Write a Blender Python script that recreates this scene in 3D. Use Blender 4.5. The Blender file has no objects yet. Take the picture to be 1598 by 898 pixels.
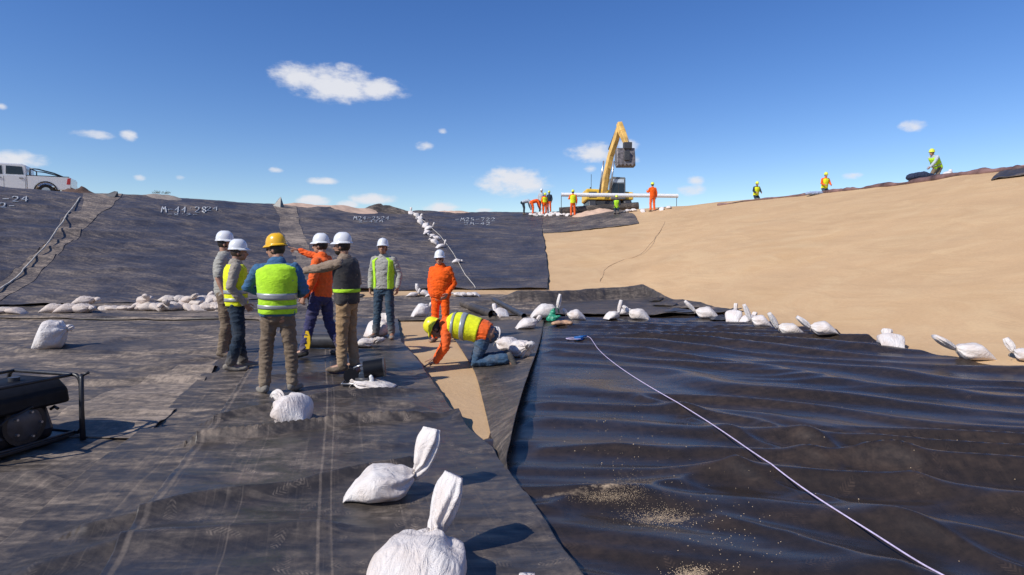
import bpy, bmesh, math, random
import numpy as np
from mathutils import Vector, Matrix, Euler
from mathutils.bvhtree import BVHTree

scene = bpy.context.scene
col = scene.collection
R_ = math.radians
# ------------------------------------------------------------------ camera
CAMZ = 1.55
PITCH = math.atan(49/950)
cam = bpy.data.objects.new('camera', bpy.data.cameras.new('camera'))
col.objects.link(cam)
cam.location = (0, 0, CAMZ)
cam.rotation_euler = (math.pi/2-PITCH, 0, 0)
cam.data.sensor_width = 36
cam.data.lens = 36*950/1598
cam.data.clip_start = 0.05
cam.data.clip_end = 9000
scene.camera = cam
# ------------------------------------------------------------------ light
SUN_EL = 41.0
SUN_DIR = Vector((-0.81, -0.59, 0)).normalized()     # horizontal direction towards the sun
sv = Vector((SUN_DIR.x*math.cos(R_(SUN_EL)), SUN_DIR.y*math.cos(R_(SUN_EL)), math.sin(R_(SUN_EL))))
sun = bpy.data.objects.new('sun', bpy.data.lights.new('sun', 'SUN'))
col.objects.link(sun)
sun.data.energy = 4.5
sun.data.angle = R_(0.53)
sun.data.color = (1.0, 0.95, 0.87)
sun.rotation_euler = sv.to_track_quat('Z', 'Y').to_euler()
sun.location = (0, 0, 60)
scene.view_settings.view_transform = 'Standard'
scene.view_settings.look = 'None'
scene.view_settings.exposure = 0.0
scene.view_settings.gamma = 1.0
scene.view_settings.use_curve_mapping = False
world = bpy.data.worlds.new('World')
scene.world = world
world.use_nodes = True

def ray(px, py):
    """direction through a photograph pixel (1598 x 898)"""
    x = (px-799)/950; z = (449-py)/950
    c, s = math.cos(PITCH), math.sin(PITCH)
    return Vector((x, c+z*s, -s+z*c))
def atz(px, py, z=0.0):
    d = ray(px, py); k = (z-CAMZ)/d.z
    return Vector((d.x*k, d.y*k, z))
def aty(px, py, Y):
    d = ray(px, py); k = Y/d.y
    return Vector((d.x*k, Y, CAMZ+d.z*k))

def build_world():
    nt = world.node_tree; N = nt.nodes; L = nt.links; N.clear()
    out = N.new('ShaderNodeOutputWorld')
    sky = N.new('ShaderNodeTexSky'); sky.sky_type = 'NISHITA'; sky.sun_disc = False
    sky.sun_elevation = R_(SUN_EL)
    sky.sun_rotation = math.atan2(SUN_DIR.x, SUN_DIR.y)
    sky.altitude = 500; sky.air_density = 1.0; sky.dust_density = 0.0; sky.ozone_density = 2.2
    bg = N.new('ShaderNodeBackground'); bg.inputs[1].default_value = SKY_STRENGTH
    hs = N.new('ShaderNodeHueSaturation'); hs.inputs['Saturation'].default_value = 1.30; hs.inputs['Hue'].default_value = 0.515
    L.new(sky.outputs[0], hs.inputs['Color']); L.new(hs.outputs[0], bg.inputs[0])
    tc = N.new('ShaderNodeTexCoord'); sep = N.new('ShaderNodeSeparateXYZ')
    L.new(tc.outputs['Generated'], sep.inputs[0])
    def m(op, a, b=None, c=None):
        n = N.new('ShaderNodeMath'); n.operation = op
        for i, v in enumerate((a, b, c)):
            if v is None: continue
            if isinstance(v, (int, float)): n.inputs[i].default_value = v
            else: L.new(v, n.inputs[i])
        return n.outputs[0]
    az = m('ARCTAN2', sep.outputs[0], sep.outputs[1]); el = m('ARCSINE', sep.outputs[2])
    nz = N.new('ShaderNodeTexNoise'); nz.inputs['Scale'].default_value = 26; nz.inputs['Detail'].default_value = 6
    nz.inputs['Roughness'].default_value = 0.6
    cmb = N.new('ShaderNodeCombineXYZ'); L.new(az, cmb.inputs[0]); L.new(m('MULTIPLY', el, 1.9), cmb.inputs[1])
    L.new(cmb.outputs[0], nz.inputs['Vector'])
    clouds = [(470,122,38,18,1),(525,133,62,21,1),(588,139,40,13,.9),(535,107,14,8,.45),(200,211,14,8,.7),(148,210,40,7,.3),
      (18,249,50,13,.8),(3,166,10,6,.5),(218,277,11,6,.5),(282,278,9,5,.25),(430,266,12,5,.4),(507,283,21,6,.75),
      (583,311,32,8,.8),(495,314,26,8,.75),(540,320,18,7,.7),(688,325,24,9,.9),(663,227,13,8,.5),(690,205,9,5,.25),
      (802,284,50,18,.9),(826,276,24,9,.6),(928,237,37,13,.8),(977,228,17,11,.7),(985,250,14,7,.35),(921,264,10,6,.5),
      (1085,283,14,7,.6),(1080,297,19,8,.8),(1426,197,20,8,.8),(1327,276,20,6,.35),(757,329,12,4,.5)]
    rs = random.Random(4)
    for k in range(9):                       # the same scattered fair-weather clouds outside the frame
        a = rs.choice((-1, 1))*rs.uniform(0.9, 3.1); e = rs.uniform(0.09, 0.5)
        clouds.append((a, e, rs.uniform(.03, .1), rs.uniform(.012, .03), rs.uniform(.5, 1)))
    cur = None
    for c in clouds:
        if abs(c[0]) > 3.2 or c[1] > 3.2:
            d = ray(c[0], c[1]).normalized(); a = math.atan2(d.x, d.y); e = math.asin(d.z)
            rx, ry = 1.12*c[2]/950*math.cos(a)**2, 1.12*c[3]/950*math.cos(a)
        else: a, e, rx, ry = c[:4]
        dx = m('DIVIDE', m('SUBTRACT', az, a), rx); dy = m('DIVIDE', m('SUBTRACT', el, e), ry)
        # flatter underneath
        d2 = m('ADD', m('MULTIPLY', dx, dx), m('MULTIPLY', dy, dy))
        v = m('SUBTRACT', c[4], d2)
        v = m('MAXIMUM', v, -5.0)
        cur = v if cur is None else m('MAXIMUM', cur, v)
    k = m('ADD', cur, m('MULTIPLY', m('SUBTRACT', nz.outputs[0], 0.56), 3.4))
    mr = N.new('ShaderNodeMapRange'); mr.interpolation_type = 'SMOOTHSTEP'
    L.new(k, mr.inputs[0]); mr.inputs[1].default_value = -0.75; mr.inputs[2].default_value = 0.75
    mr.inputs[4].default_value = 0.93
    cb = N.new('ShaderNodeBackground'); cb.inputs[0].default_value = (0.80, 0.81, 0.86, 1); cb.inputs[1].default_value = 1.0
    mx = N.new('ShaderNodeMixShader')
    L.new(mr.outputs[0], mx.inputs[0]); L.new(bg.outputs[0], mx.inputs[1]); L.new(cb.outputs[0], mx.inputs[2])
    L.new(mx.outputs[0], out.inputs[0])
SKY_STRENGTH = 0.132
build_world()
try:
    world.cycles.sampling_method = 'MANUAL'; world.cycles.sample_map_resolution = 512
except Exception: pass

# ------------------------------------------------------------------ noise
def _h(ix, iy, iz, s):
    n = (ix*374761393 + iy*668265263 + iz*2147483647 + s*1274126177) & 0xffffffff
    n = ((n ^ (n >> 13))*1274126177) & 0xffffffff
    n = (n ^ (n >> 16)) & 0xffffffff
    return n/4294967295.0
def vnoise(x, y, z=0.0, s=0):
    x, y, z = np.broadcast_arrays(np.asarray(x, float), np.asarray(y, float), np.asarray(z, float))
    ix = np.floor(x).astype(np.int64); iy = np.floor(y).astype(np.int64); iz = np.floor(z).astype(np.int64)
    fx, fy, fz = x-ix, y-iy, z-iz
    fx = fx*fx*fx*(fx*(fx*6-15)+10); fy = fy*fy*fy*(fy*(fy*6-15)+10); fz = fz*fz*fz*(fz*(fz*6-15)+10)
    def l(a, b, t): return a+(b-a)*t
    r = []
    for dz in (0, 1):
        a = l(_h(ix, iy, iz+dz, s), _h(ix+1, iy, iz+dz, s), fx)
        b = l(_h(ix, iy+1, iz+dz, s), _h(ix+1, iy+1, iz+dz, s), fx)
        r.append(l(a, b, fy))
    return l(r[0], r[1], fz)*2-1
def fbm(x, y, z=0.0, s=0, o=4):
    v = 0; a = 0.5; f = 1.0
    for i in range(o):
        v = v+a*vnoise(x*f+i*17.3, y*f-i*9.1, np.asarray(z)*f, s+i); a *= 0.5; f *= 2.03
    return v
def sstep(a, b, x):
    t = np.clip((x-a)/(b-a), 0, 1); return t*t*(3-2*t)

# ------------------------------------------------------------------ materials
MATS = {}
def new_mat(name):
    m = bpy.data.materials.new(name); m.use_nodes = True
    return m, m.node_tree.nodes, m.node_tree.links, m.node_tree.nodes['Principled BSDF']
def ramp(N, L, src, stops):
    r = N.new('ShaderNodeValToRGB'); e = r.color_ramp.elements
    while len(e) > 1: e.remove(e[-1])
    e[0].position = stops[0][0]; e[0].color = stops[0][1]
    for p, c in stops[1:]:
        q = e.new(p); q.color = c
    L.new(src, r.inputs[0]); return r.outputs[0]
def mixc(N, L, f, a, b, mode='MIX'):
    n = N.new('ShaderNodeMix'); n.data_type = 'RGBA'; n.blend_type = mode
    for s, v in ((0, f), (6, a), (7, b)):
        if hasattr(v, 'links') or hasattr(v, 'is_linked'): L.new(v, n.inputs[s])
        elif s == 0: n.inputs[0].default_value = v
        else: n.inputs[s].default_value = v if len(v) == 4 else (*v, 1)
    return n.outputs[2]
def noise(N, L, vec, scale, detail=5, rough=0.55, dist=0.0):
    n = N.new('ShaderNodeTexNoise'); n.inputs['Scale'].default_value = scale; n.inputs['Detail'].default_value = detail
    n.inputs['Roughness'].default_value = rough; n.inputs['Distortion'].default_value = dist
    if vec is not None: L.new(vec, n.inputs['Vector'])
    return n.outputs[0]
def mapping(N, L, vec, scale=(1, 1, 1), rot=(0, 0, 0)):
    n = N.new('ShaderNodeMapping'); n.inputs['Scale'].default_value = scale; n.inputs['Rotation'].default_value = rot
    L.new(vec, n.inputs['Vector']); return n.outputs[0]
def mth(N, L, op, *a, clamp=False):
    n = N.new('ShaderNodeMath'); n.operation = op; n.use_clamp = clamp
    for i, v in enumerate(a):
        if isinstance(v, (int, float)): n.inputs[i].default_value = v
        else: L.new(v, n.inputs[i])
    return n.outputs[0]
def simple(name, c, rough=0.6, metal=0.0, var=0.12, nscale=14, bump=0.0, bscale=60, spec=0.5, coat=0.0):
    if name in MATS: return MATS[name]
    m, N, L, P = new_mat(name)
    tc = N.new('ShaderNodeTexCoord').outputs['Object']
    n = noise(N, L, tc, nscale)
    d = tuple(max(0, v*(1-var*1.6)) for v in c); u = tuple(min(1, v*(1+var*1.6)) for v in c)
    L.new(ramp(N, L, n, [(0.3, (*d, 1)), (0.7, (*u, 1))]), P.inputs['Base Color'])
    P.inputs['Roughness'].default_value = rough; P.inputs['Metallic'].default_value = metal
    P.inputs['Specular IOR Level'].default_value = spec
    if coat: P.inputs['Coat Weight'].default_value = coat; P.inputs['Coat Roughness'].default_value = .1
    if bump:
        b = N.new('ShaderNodeBump'); b.inputs['Strength'].default_value = bump; b.inputs['Distance'].default_value = 0.01
        L.new(noise(N, L, tc, bscale, 4), b.inputs['Height']); L.new(b.outputs[0], P.inputs['Normal'])
    MATS[name] = m; return m
def fabric(name, c, dirt=(0.35, 0.28, 0.2), dirtamt=0.25, rough=0.85, low=None):
    """cloth with worn and dusty patches and a crease bump"""
    if name in MATS: return MATS[name]
    m, N, L, P = new_mat(name)
    tc = N.new('ShaderNodeTexCoord').outputs['Object']
    n = noise(N, L, tc, 5, 6, 0.6); n2 = noise(N, L, tc, 22, 4)
    base = ramp(N, L, n2, [(0.3, (*(v*0.82 for v in c), 1)), (0.7, (*(min(1, v*1.12) for v in c), 1))])
    f = mth(N, L, 'MULTIPLY', ramp(N, L, n, [(0.5, (0, 0, 0, 1)), (0.72, (1, 1, 1, 1))]), dirtamt)
    if low is not None:
        sp = N.new('ShaderNodeSeparateXYZ'); L.new(tc, sp.inputs[0])
        mr = N.new('ShaderNodeMapRange'); L.new(sp.outputs[2], mr.inputs[0]); mr.inputs[1].default_value = low; mr.inputs[2].default_value = 0.05
        mr.inputs[4].default_value = 0.5
        f = mth(N, L, 'MAXIMUM', f, mr.outputs[0])
    L.new(mixc(N, L, f, base, dirt), P.inputs['Base Color'])
    P.inputs['Roughness'].default_value = rough; P.inputs['Specular IOR Level'].default_value = 0.25
    try: P.inputs['Sheen Weight'].default_value = 0.08
    except Exception: pass
    b = N.new('ShaderNodeBump'); b.inputs['Strength'].default_value = 0.55; b.inputs['Distance'].default_value = 0.02
    L.new(noise(N, L, mapping(N, L, tc, (1, 1, 1.8)), 11, 4, 0.55, 1.0), b.inputs['Height']); L.new(b.outputs[0], P.inputs['Normal'])
    MATS[name] = m; return m
DUST = (0.40, 0.325, 0.255)
def liner(name, dust=0.3, base=(0.018, 0.0175, 0.018), rough=0.3, prints=0.0, seams=(), wr=(1, 1), bump=0.3, rot=0.0, stain=0.0, dcol=None, dmin=0.08, stains=(), spec=0.38):
    DUST = dcol or globals()['DUST']
    """black plastic liner under dust: UV is metres across and metres along the sheet"""
    m, N, L, P = new_mat(name)
    tc = N.new('ShaderNodeTexCoord'); ob = tc.outputs['Object']; uv = tc.outputs['UV']
    n1 = noise(N, L, ob, 0.55, 7, 0.62, 0.4)
    n2 = noise(N, L, mapping(N, L, ob, (1.4*wr[0], 5.5*wr[1], 3), (0, 0, rot)), 1.5, 7, 0.66, 0.6)
    n3 = noise(N, L, ob, 13, 6, 0.7)
    a = ramp(N, L, n1, [(0.36, (0.12, 0.12, 0.12, 1)), (0.66, (1, 1, 1, 1))])
    b = ramp(N, L, n2, [(0.44, (0.05, 0.05, 0.05, 1)), (0.66, (1, 1, 1, 1))])
    c = ramp(N, L, n3, [(0.35, (0.35, 0.35, 0.35, 1)), (0.7, (1, 1, 1, 1))])
    f = mth(N, L, 'ADD', mth(N, L, 'MULTIPLY', a, 0.22), mth(N, L, 'MULTIPLY', mth(N, L, 'MULTIPLY', a, b), 1.0))
    f = mth(N, L, 'MULTIPLY', mth(N, L, 'MULTIPLY', f, c), dust)
    f = mth(N, L, 'ADD', f, mth(N, L, 'MULTIPLY', c, dmin))
    # streaks left along the length of the sheet
    st = noise(N, L, mapping(N, L, uv, (9, 0.12, 1)), 3.0, 5, 0.75)
    sm = ramp(N, L, st, [(0.56, (0, 0, 0, 1)), (0.72, (1, 1, 1, 1))])
    f = mth(N, L, 'ADD', f, mth(N, L, 'MULTIPLY', mth(N, L, 'MULTIPLY', sm, n1), dust*0.5))
    sp = N.new('ShaderNodeSeparateXYZ'); L.new(uv, sp.inputs[0])
    for (u, w, s) in seams:
        d = mth(N, L, 'ABSOLUTE', mth(N, L, 'SUBTRACT', sp.outputs[0], u))
        mr = N.new('ShaderNodeMapRange'); L.new(d, mr.inputs[0]); mr.inputs[1].default_value = w; mr.inputs[2].default_value = w*0.4
        mr.inputs[4].default_value = s
        f = mth(N, L, 'ADD', f, mth(N, L, 'MULTIPLY', mr.outputs[0], mth(N, L, 'MULTIPLY', n3, 1.2)))
    if prints:
        for (sc_, off, k) in ((3.1, 0.0, 1.0), (2.3, 3.7, 0.9), (4.2, 8.1, 0.6)):
            pm = N.new('ShaderNodeMapping'); pm.inputs['Location'].default_value = (off, off*1.7, 0)
            pm.inputs['Scale'].default_value = (sc_, sc_, 0); L.new(ob, pm.inputs['Vector'])
            vo = N.new('ShaderNodeTexVoronoi'); vo.voronoi_dimensions = '2D'; vo.inputs['Scale'].default_value = 1.0
            L.new(pm.outputs[0], vo.inputs['Vector'])
            sb = N.new('ShaderNodeVectorMath'); sb.operation = 'SUBTRACT'; L.new(pm.outputs[0], sb.inputs[0]); L.new(vo.outputs['Position'], sb.inputs[1])
            cs = N.new('ShaderNodeSeparateColor'); L.new(vo.outputs['Color'], cs.inputs[0])
            rt = N.new('ShaderNodeVectorRotate'); rt.rotation_type = 'Z_AXIS'; L.new(sb.outputs[0], rt.inputs['Vector'])
            L.new(mth(N, L, 'MULTIPLY', cs.outputs[0], 6.28), rt.inputs['Angle']); blot = noise(N, L, ob, 9+sc_, 4, 0.7)
            s2 = N.new('ShaderNodeSeparateXYZ'); L.new(rt.outputs[0], s2.inputs[0])
            ex = mth(N, L, 'DIVIDE', s2.outputs[0], 0.037*sc_); ey = mth(N, L, 'DIVIDE', s2.outputs[1], 0.120*sc_)
            el = mth(N, L, 'ADD', mth(N, L, 'MULTIPLY', ex, ex), mth(N, L, 'MULTIPLY', ey, ey))
            inside = mth(N, L, 'LESS_THAN', mth(N, L, 'ADD', el, mth(N, L, 'MULTIPLY', n3, 1.4)), 1.45)
            tr = mth(N, L, 'SINE', mth(N, L, 'MULTIPLY', mth(N, L, 'ADD', s2.outputs[1], mth(N, L, 'ABSOLUTE', s2.outputs[0])), 260/sc_))
            tr = mth(N, L, 'GREATER_THAN', tr, 0.0)
            on = mth(N, L, 'GREATER_THAN', cs.outputs[1], 0.70)
            v = mth(N, L, 'MULTIPLY', mth(N, L, 'MULTIPLY', inside, tr), mth(N, L, 'MULTIPLY', on, mth(N, L, 'MULTIPLY', ramp(N, L, blot, [(0.42, (0, 0, 0, 1)), (0.66, (1, 1, 1, 1))]), prints*k)))
            f = mth(N, L, 'ADD', f, v)
    f = mth(N, L, 'MINIMUM', f, 0.85)
    bcol = base
    colr = mixc(N, L, f, (*bcol, 1), ramp(N, L, n3, [(0.3, (DUST[0]*0.9, DUST[1]*0.88, DUST[2]*0.9, 1)), (0.75, (DUST[0]*1.1, DUST[1]*1.05, DUST[2], 1))]))
    if stain:
        n5 = noise(N, L, ob, 0.9, 5, 0.6)
        colr = mixc(N, L, mth(N, L, 'MULTIPLY', ramp(N, L, n5, [(0.6, (0, 0, 0, 1)), (0.75, (1, 1, 1, 1))]), stain), colr, (0.45, 0.31, 0.22, 1))
    so = N.new('ShaderNodeSeparateXYZ'); L.new(ob, so.inputs[0])
    for (sx, sy, rx, ry, k) in stains:
        ax = mth(N, L, 'DIVIDE', mth(N, L, 'SUBTRACT', so.outputs[0], sx), rx); ay = mth(N, L, 'DIVIDE', mth(N, L, 'SUBTRACT', so.outputs[1], sy), ry)
        q = mth(N, L, 'SUBTRACT', 1.0, mth(N, L, 'ADD', mth(N, L, 'MULTIPLY', ax, ax), mth(N, L, 'MULTIPLY', ay, ay)))
        q = mth(N, L, 'ADD', q, mth(N, L, 'MULTIPLY', mth(N, L, 'SUBTRACT', noise(N, L, ob, 16, 6, .75), 0.56), 5.0))
        mr = N.new('ShaderNodeMapRange'); L.new(q, mr.inputs[0]); mr.inputs[1].default_value = 0.1; mr.inputs[2].default_value = 1.3; mr.inputs[4].default_value = k
        colr = mixc(N, L, mr.outputs[0], colr, (0.55, 0.41, 0.27, 1)); f = mth(N, L, 'MAXIMUM', f, mr.outputs[0])
    P.inputs['Specular IOR Level'].default_value = spec
    L.new(colr, P.inputs['Base Color'])
    rg = N.new('ShaderNodeMapRange'); L.new(f, rg.inputs[0]); rg.inputs[1].default_value = 0; rg.inputs[2].default_value = 0.5
    rg.inputs[3].default_value = rough; rg.inputs[4].default_value = 0.8
    L.new(rg.outputs[0], P.inputs['Roughness'])
    bp = N.new('ShaderNodeBump'); bp.inputs['Strength'].default_value = bump; bp.inputs['Distance'].default_value = 0.03
    hh = mth(N, L, 'ADD', noise(N, L, mapping(N, L, ob, (1.2*wr[0], 4*wr[1], 2), (0, 0, rot)), 2.2, 5, 0.5, 0.8), mth(N, L, 'MULTIPLY', n3, 0.12))
    L.new(hh, bp.inputs['Height']); L.new(bp.outputs[0], P.inputs['Normal'])
    MATS[name] = m; return m
def tan_ground():
    m, N, L, P = new_mat('tan_geotextile')
    ob = N.new('ShaderNodeTexCoord').outputs['Object']
    n1 = noise(N, L, ob, 0.25, 6, 0.6); n2 = noise(N, L, mapping(N, L, ob, (0.35, 0.35, 2.2)), 1.3, 6, 0.65, 1.2); n3 = noise(N, L, ob, 18, 5, 0.7)
    n4 = noise(N, L, mapping(N, L, ob, (0.5, 0.2, 3.0)), 0.9, 5, 0.6, 2.0)
    c = ramp(N, L, n1, [(0.3, (0.52, 0.335, 0.185, 1)), (0.5, (0.60, 0.40, 0.23, 1)), (0.72, (0.57, 0.365, 0.19, 1))])
    c = mixc(N, L, mth(N, L, 'MULTIPLY', ramp(N, L, n2, [(0.45, (0, 0, 0, 1)), (0.66, (1, 1, 1, 1))]), 0.60), c, (0.70, 0.51, 0.30, 1))
    c = mixc(N, L, mth(N, L, 'MULTIPLY', ramp(N, L, n4, [(0.52, (0, 0, 0, 1)), (0.70, (1, 1, 1, 1))]), 0.50), c, (0.46, 0.30, 0.175, 1))
    c = mixc(N, L, 0.35, c, ramp(N, L, n3, [(0.3, (0.48, 0.335, 0.2, 1)), (0.7, (0.65, 0.45, 0.26, 1))]))
    L.new(mixc(N, L, 1.0, c, (0.92, 0.91, 0.89, 1), 'MULTIPLY'), P.inputs['Base Color']); P.inputs['Roughness'].default_value = 0.95; P.inputs['Specular IOR Level'].default_value = 0.1
    b = N.new('ShaderNodeBump'); b.inputs['Strength'].default_value = 0.5; b.inputs['Distance'].default_value = 0.06
    L.new(mth(N, L, 'ADD', n2, mth(N, L, 'MULTIPLY', n3, 0.25)), b.inputs['Height']); L.new(b.outputs[0], P.inputs['Normal'])
    return m
M_TAN = tan_ground()

# ------------------------------------------------------------------ object helpers
def tag(o, label=None, cat=None, group=None, kind=None):
    if label: o['label'] = label
    if cat: o['category'] = cat
    if group: o['group'] = group
    if kind: o['kind'] = kind
    return o
def empty(name, loc=(0, 0, 0), rz=0.0, **k):
    o = bpy.data.objects.new(name, None); col.objects.link(o); o.location = loc; o.rotation_euler = (0, 0, rz)
    o.empty_display_size = 0.1
    return tag(o, **k)
def mesh_np(name, V, F, mats=None, parent=None, smooth=True, uv=None, mi=None):
    V = np.asarray(V, np.float32)
    me = bpy.data.meshes.new(name)
    if isinstance(F, np.ndarray):
        k = F.shape[1]
        me.vertices.add(len(V)); me.vertices.foreach_set('co', V.ravel())
        me.loops.add(F.size); me.loops.foreach_set('vertex_index', F.astype(np.int32).ravel())
        me.polygons.add(len(F)); me.polygons.foreach_set('loop_start', np.arange(0, F.size, k, dtype=np.int32))
        try: me.polygons.foreach_set('loop_total', np.full(len(F), k, np.int32))
        except Exception: pass
        me.update(calc_edges=True); me.validate()
    else:
        me.from_pydata(V.tolist(), [], F); me.update()
    if uv is not None:
        ul = me.uv_layers.new(name='UVMap')
        idx = np.empty(len(me.loops), np.int32); me.loops.foreach_get('vertex_index', idx)
        ul.data.foreach_set('uv', np.asarray(uv, np.float32)[idx].ravel())
    if mats is not None:
        for m in (mats if isinstance(mats, (list, tuple)) else [mats]): me.materials.append(m)
    if mi is not None: me.polygons.foreach_set('material_index', np.asarray(mi, np.int32))
    me.polygons.foreach_set('use_smooth', np.full(len(me.polygons), smooth))
    o = bpy.data.objects.new(name, me); col.objects.link(o)
    if parent is not None: o.parent = parent
    return o
def grid_faces(nr, nc):
    i = np.arange((nr-1)*(nc-1)); r = i//(nc-1); c = i % (nc-1); a = r*nc+c
    return np.stack([a, a+1, a+nc+1, a+nc], 1)

class MB:
    def __init__(s): s.v = []; s.f = []
    def add(s, V, F):
        b = len(s.v); s.v += [tuple(p) for p in V]; s.f += [[b+i for i in f] for f in F]; return s
    def box(s, c, d, rot=None, taper=None):
        x, y, z = d[0]/2, d[1]/2, d[2]/2; P = []
        for sz in (-1, 1):
            tx, ty = (taper if (taper and sz > 0) else (1, 1))
            for sx, sy in ((-1, -1), (1, -1), (1, 1), (-1, 1)): P.append(Vector((sx*x*tx, sy*y*ty, sz*z)))
        if rot is not None: P = [Euler(rot).to_matrix() @ p for p in P]
        P = [p+Vector(c) for p in P]
        return s.add(P, [[3, 2, 1, 0], [4, 5, 6, 7], [0, 1, 5, 4], [1, 2, 6, 5], [2, 3, 7, 6], [3, 0, 4, 7]])
    def tube(s, pts, r, n=8, cap=True, flat=None):
        pts = [Vector(p) for p in pts]; rs = r if isinstance(r, (list, tuple)) else [r]*len(pts)
        rings = []; up = None
        for i, p in enumerate(pts):
            t = (pts[min(i+1, len(pts)-1)]-pts[max(i-1, 0)]).normalized()
            if up is None: up = t.orthogonal().normalized() if flat is None else Vector(flat)
            a = up-t*up.dot(t); a.normalize(); up = a; b = t.cross(a)
            rings.append([p+a*rs[i]*math.cos(2*math.pi*k/n)+b*rs[i]*math.sin(2*math.pi*k/n) for k in range(n)])
        V = [q for rg in rings for q in rg]; F = []
        for i in range(len(pts)-1):
            for k in range(n): F.append([i*n+k, i*n+(k+1) % n, (i+1)*n+(k+1) % n, (i+1)*n+k])
        if cap: F.append(list(range(n))[::-1]); F.append([(len(pts)-1)*n+k for k in range(n)])
        return s.add(V, F)
    def prism(s, prof, axis, lo, hi):
        """2D outline extruded along an axis ('x': outline is y,z; 'y': outline is x,z; 'z': x,y)"""
        def P(u, v, w):
            return {'x': (w, u, v), 'y': (u, w, v), 'z': (u, v, w)}[axis]
        n = len(prof); V = [P(u, v, lo) for u, v in prof]+[P(u, v, hi) for u, v in prof]
        F = [list(range(n))[::-1], list(range(n, 2*n))]+[[i, (i+1) % n, n+(i+1) % n, n+i] for i in range(n)]
        return s.add(V, F)
    def ell(s, c, r, nu=12, nv=8, rot=None):
        V = []; F = []; Mx = Euler(rot).to_matrix() if rot is not None else None
        for j in range(nv+1):
            th = math.pi*j/nv
            for i in range(nu):
                ph = 2*math.pi*i/nu; p = Vector((r[0]*math.sin(th)*math.cos(ph), r[1]*math.sin(th)*math.sin(ph), r[2]*math.cos(th)))
                if Mx: p = Mx @ p
                V.append(p+Vector(c))
        for j in range(nv):
            for i in range(nu): F.append([j*nu+i, (j+1)*nu+i, (j+1)*nu+(i+1) % nu, j*nu+(i+1) % nu])
        return s.add(V, F)
    def build(s, name, mat, parent=None, smooth=False, bevel=0.0, loc=None, auto=None):
        me = bpy.data.meshes.new(name); me.from_pydata([tuple(v) for v in s.v], [], s.f)
        bm = bmesh.new(); bm.from_mesh(me)
        bmesh.ops.remove_doubles(bm, verts=bm.verts, dist=1e-5)
        bmesh.ops.dissolve_degenerate(bm, dist=1e-6, edges=bm.edges)
        bmesh.ops.recalc_face_normals(bm, faces=bm.faces); bm.to_mesh(me); bm.free()
        for p in me.polygons: p.use_smooth = smooth
        if smooth and auto: 
            try: me.set_sharp_from_angle(angle=R_(auto))
            except Exception: pass
        me.materials.append(mat)
        o = bpy.data.objects.new(name, me); col.objects.link(o)
        if parent is not None: o.parent = parent
        if loc is not None: o.location = loc
        if bevel:
            md = o.modifiers.new('bevel', 'BEVEL'); md.width = bevel; md.segments = 2; md.limit_method = 'ANGLE'; md.angle_limit = R_(40)
        return o

# ------------------------------------------------------------------ the pit
CREST = 4.8
toe_px = [(-60,486),(0,482),(120,479),(250,475),(350,471),(480,467),(600,463),(700,461),(850,461),(930,465),(1000,470),(1045,478),(1090,488),(1160,499),(1250,513),(1400,545),(1500,564),(1598,585)]
crest_px = [(-60,292),(0,296),(60,299),(130,303),(185,306),(250,310),(340,315),(430,321),(550,328),(640,331),(750,333),(830,334),(920,331),(1000,327),(1080,321),(1180,311),(1290,300),(1370,290),(1430,282),(1500,270),(1598,258)]
toe = [(p.x, p.y) for p in (atz(x, y, 0) for x, y in toe_px)]
crest = [(p.x, p.y) for p in (atz(x, y, CREST-0.12) for x, y in crest_px)]
toe = [(11, -6), (9.0, 3.5)][::1] and toe+[(8.6, 4.5), (10.5, -5), (7, -13), (-12, -14), (-24, -6), (-21, 9)]
crest = crest+[(20, 10), (22, -6), (14, -26), (-18, -26), (-38, -8), (-34, 14)]
def radial_table(poly):
    T = []; Rr = []; n = len(poly)
    for i in range(n):
        a, b = poly[i], poly[(i+1) % n]
        for k in np.linspace(0, 1, 40, endpoint=False):
            x = a[0]+(b[0]-a[0])*k; y = a[1]+(b[1]-a[1])*k; T.append(math.atan2(x, y)); Rr.append(math.hypot(x, y))
    o = np.argsort(T); T = np.array(T)[o]; Rr = np.array(Rr)[o]
    g = np.linspace(-math.pi, math.pi, 2881); v = np.interp(g, T, Rr, period=2*math.pi)
    ker = np.hanning(25); ker /= ker.sum()
    v = np.convolve(np.concatenate([v[-13:-1], v, v[1:13]]), ker, 'valid')
    return g, v
TG, TOE_R = radial_table(toe); _, CR_R = radial_table(crest)
def r_toe(th): return np.interp(th, TG, TOE_R)
def r_crest(th): return np.interp(th, TG, CR_R)
def prof(t, e=0.045):
    return 0.5*(np.sqrt(t*t+e*e)-np.sqrt((t-1)**2+e*e)+1)
def hgt(x, y):
    x = np.asarray(x, float); y = np.asarray(y, float)
    th = np.arctan2(x, y); r = np.hypot(x, y); rt = r_toe(th); rc = r_crest(th); t = (r-rt)/(rc-rt)
    z = CREST*prof(t)
    w = sstep(0.0, 0.25, t)*(1-0.7*sstep(0.9, 1.05, t))
    z = z+w*0.15*fbm(x*0.22, y*0.22, 0, 3, 3)+w*0.05*fbm(x*0.7, y*0.9, 0, 5, 3)+0.012*fbm(x*0.6, y*0.6, 0, 8, 2)
    z = z+sstep(1.05, 1.6, t)*0.08*fbm(x*0.1, y*0.1, 0, 9, 3)
    return z
def tt(th, t):
    rt = r_toe(th); rc = r_crest(th); r = rt+(rc-rt)*t
    return r*np.sin(th), r*np.cos(th)
ths = np.linspace(-math.pi, math.pi, 1441)
tl = np.concatenate([np.linspace(0.0, 0.95, 14), np.linspace(0.96, 1.0, 3)])
rows = []
for f_ in tl: rows.append((ths, f_*r_toe(ths)))
for t in np.linspace(0.02, 1.1, 90): rows.append((ths, r_toe(ths)+(r_crest(ths)-r_toe(ths))*t))
last = r_toe(ths)+(r_crest(ths)-r_toe(ths))*1.1
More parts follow.
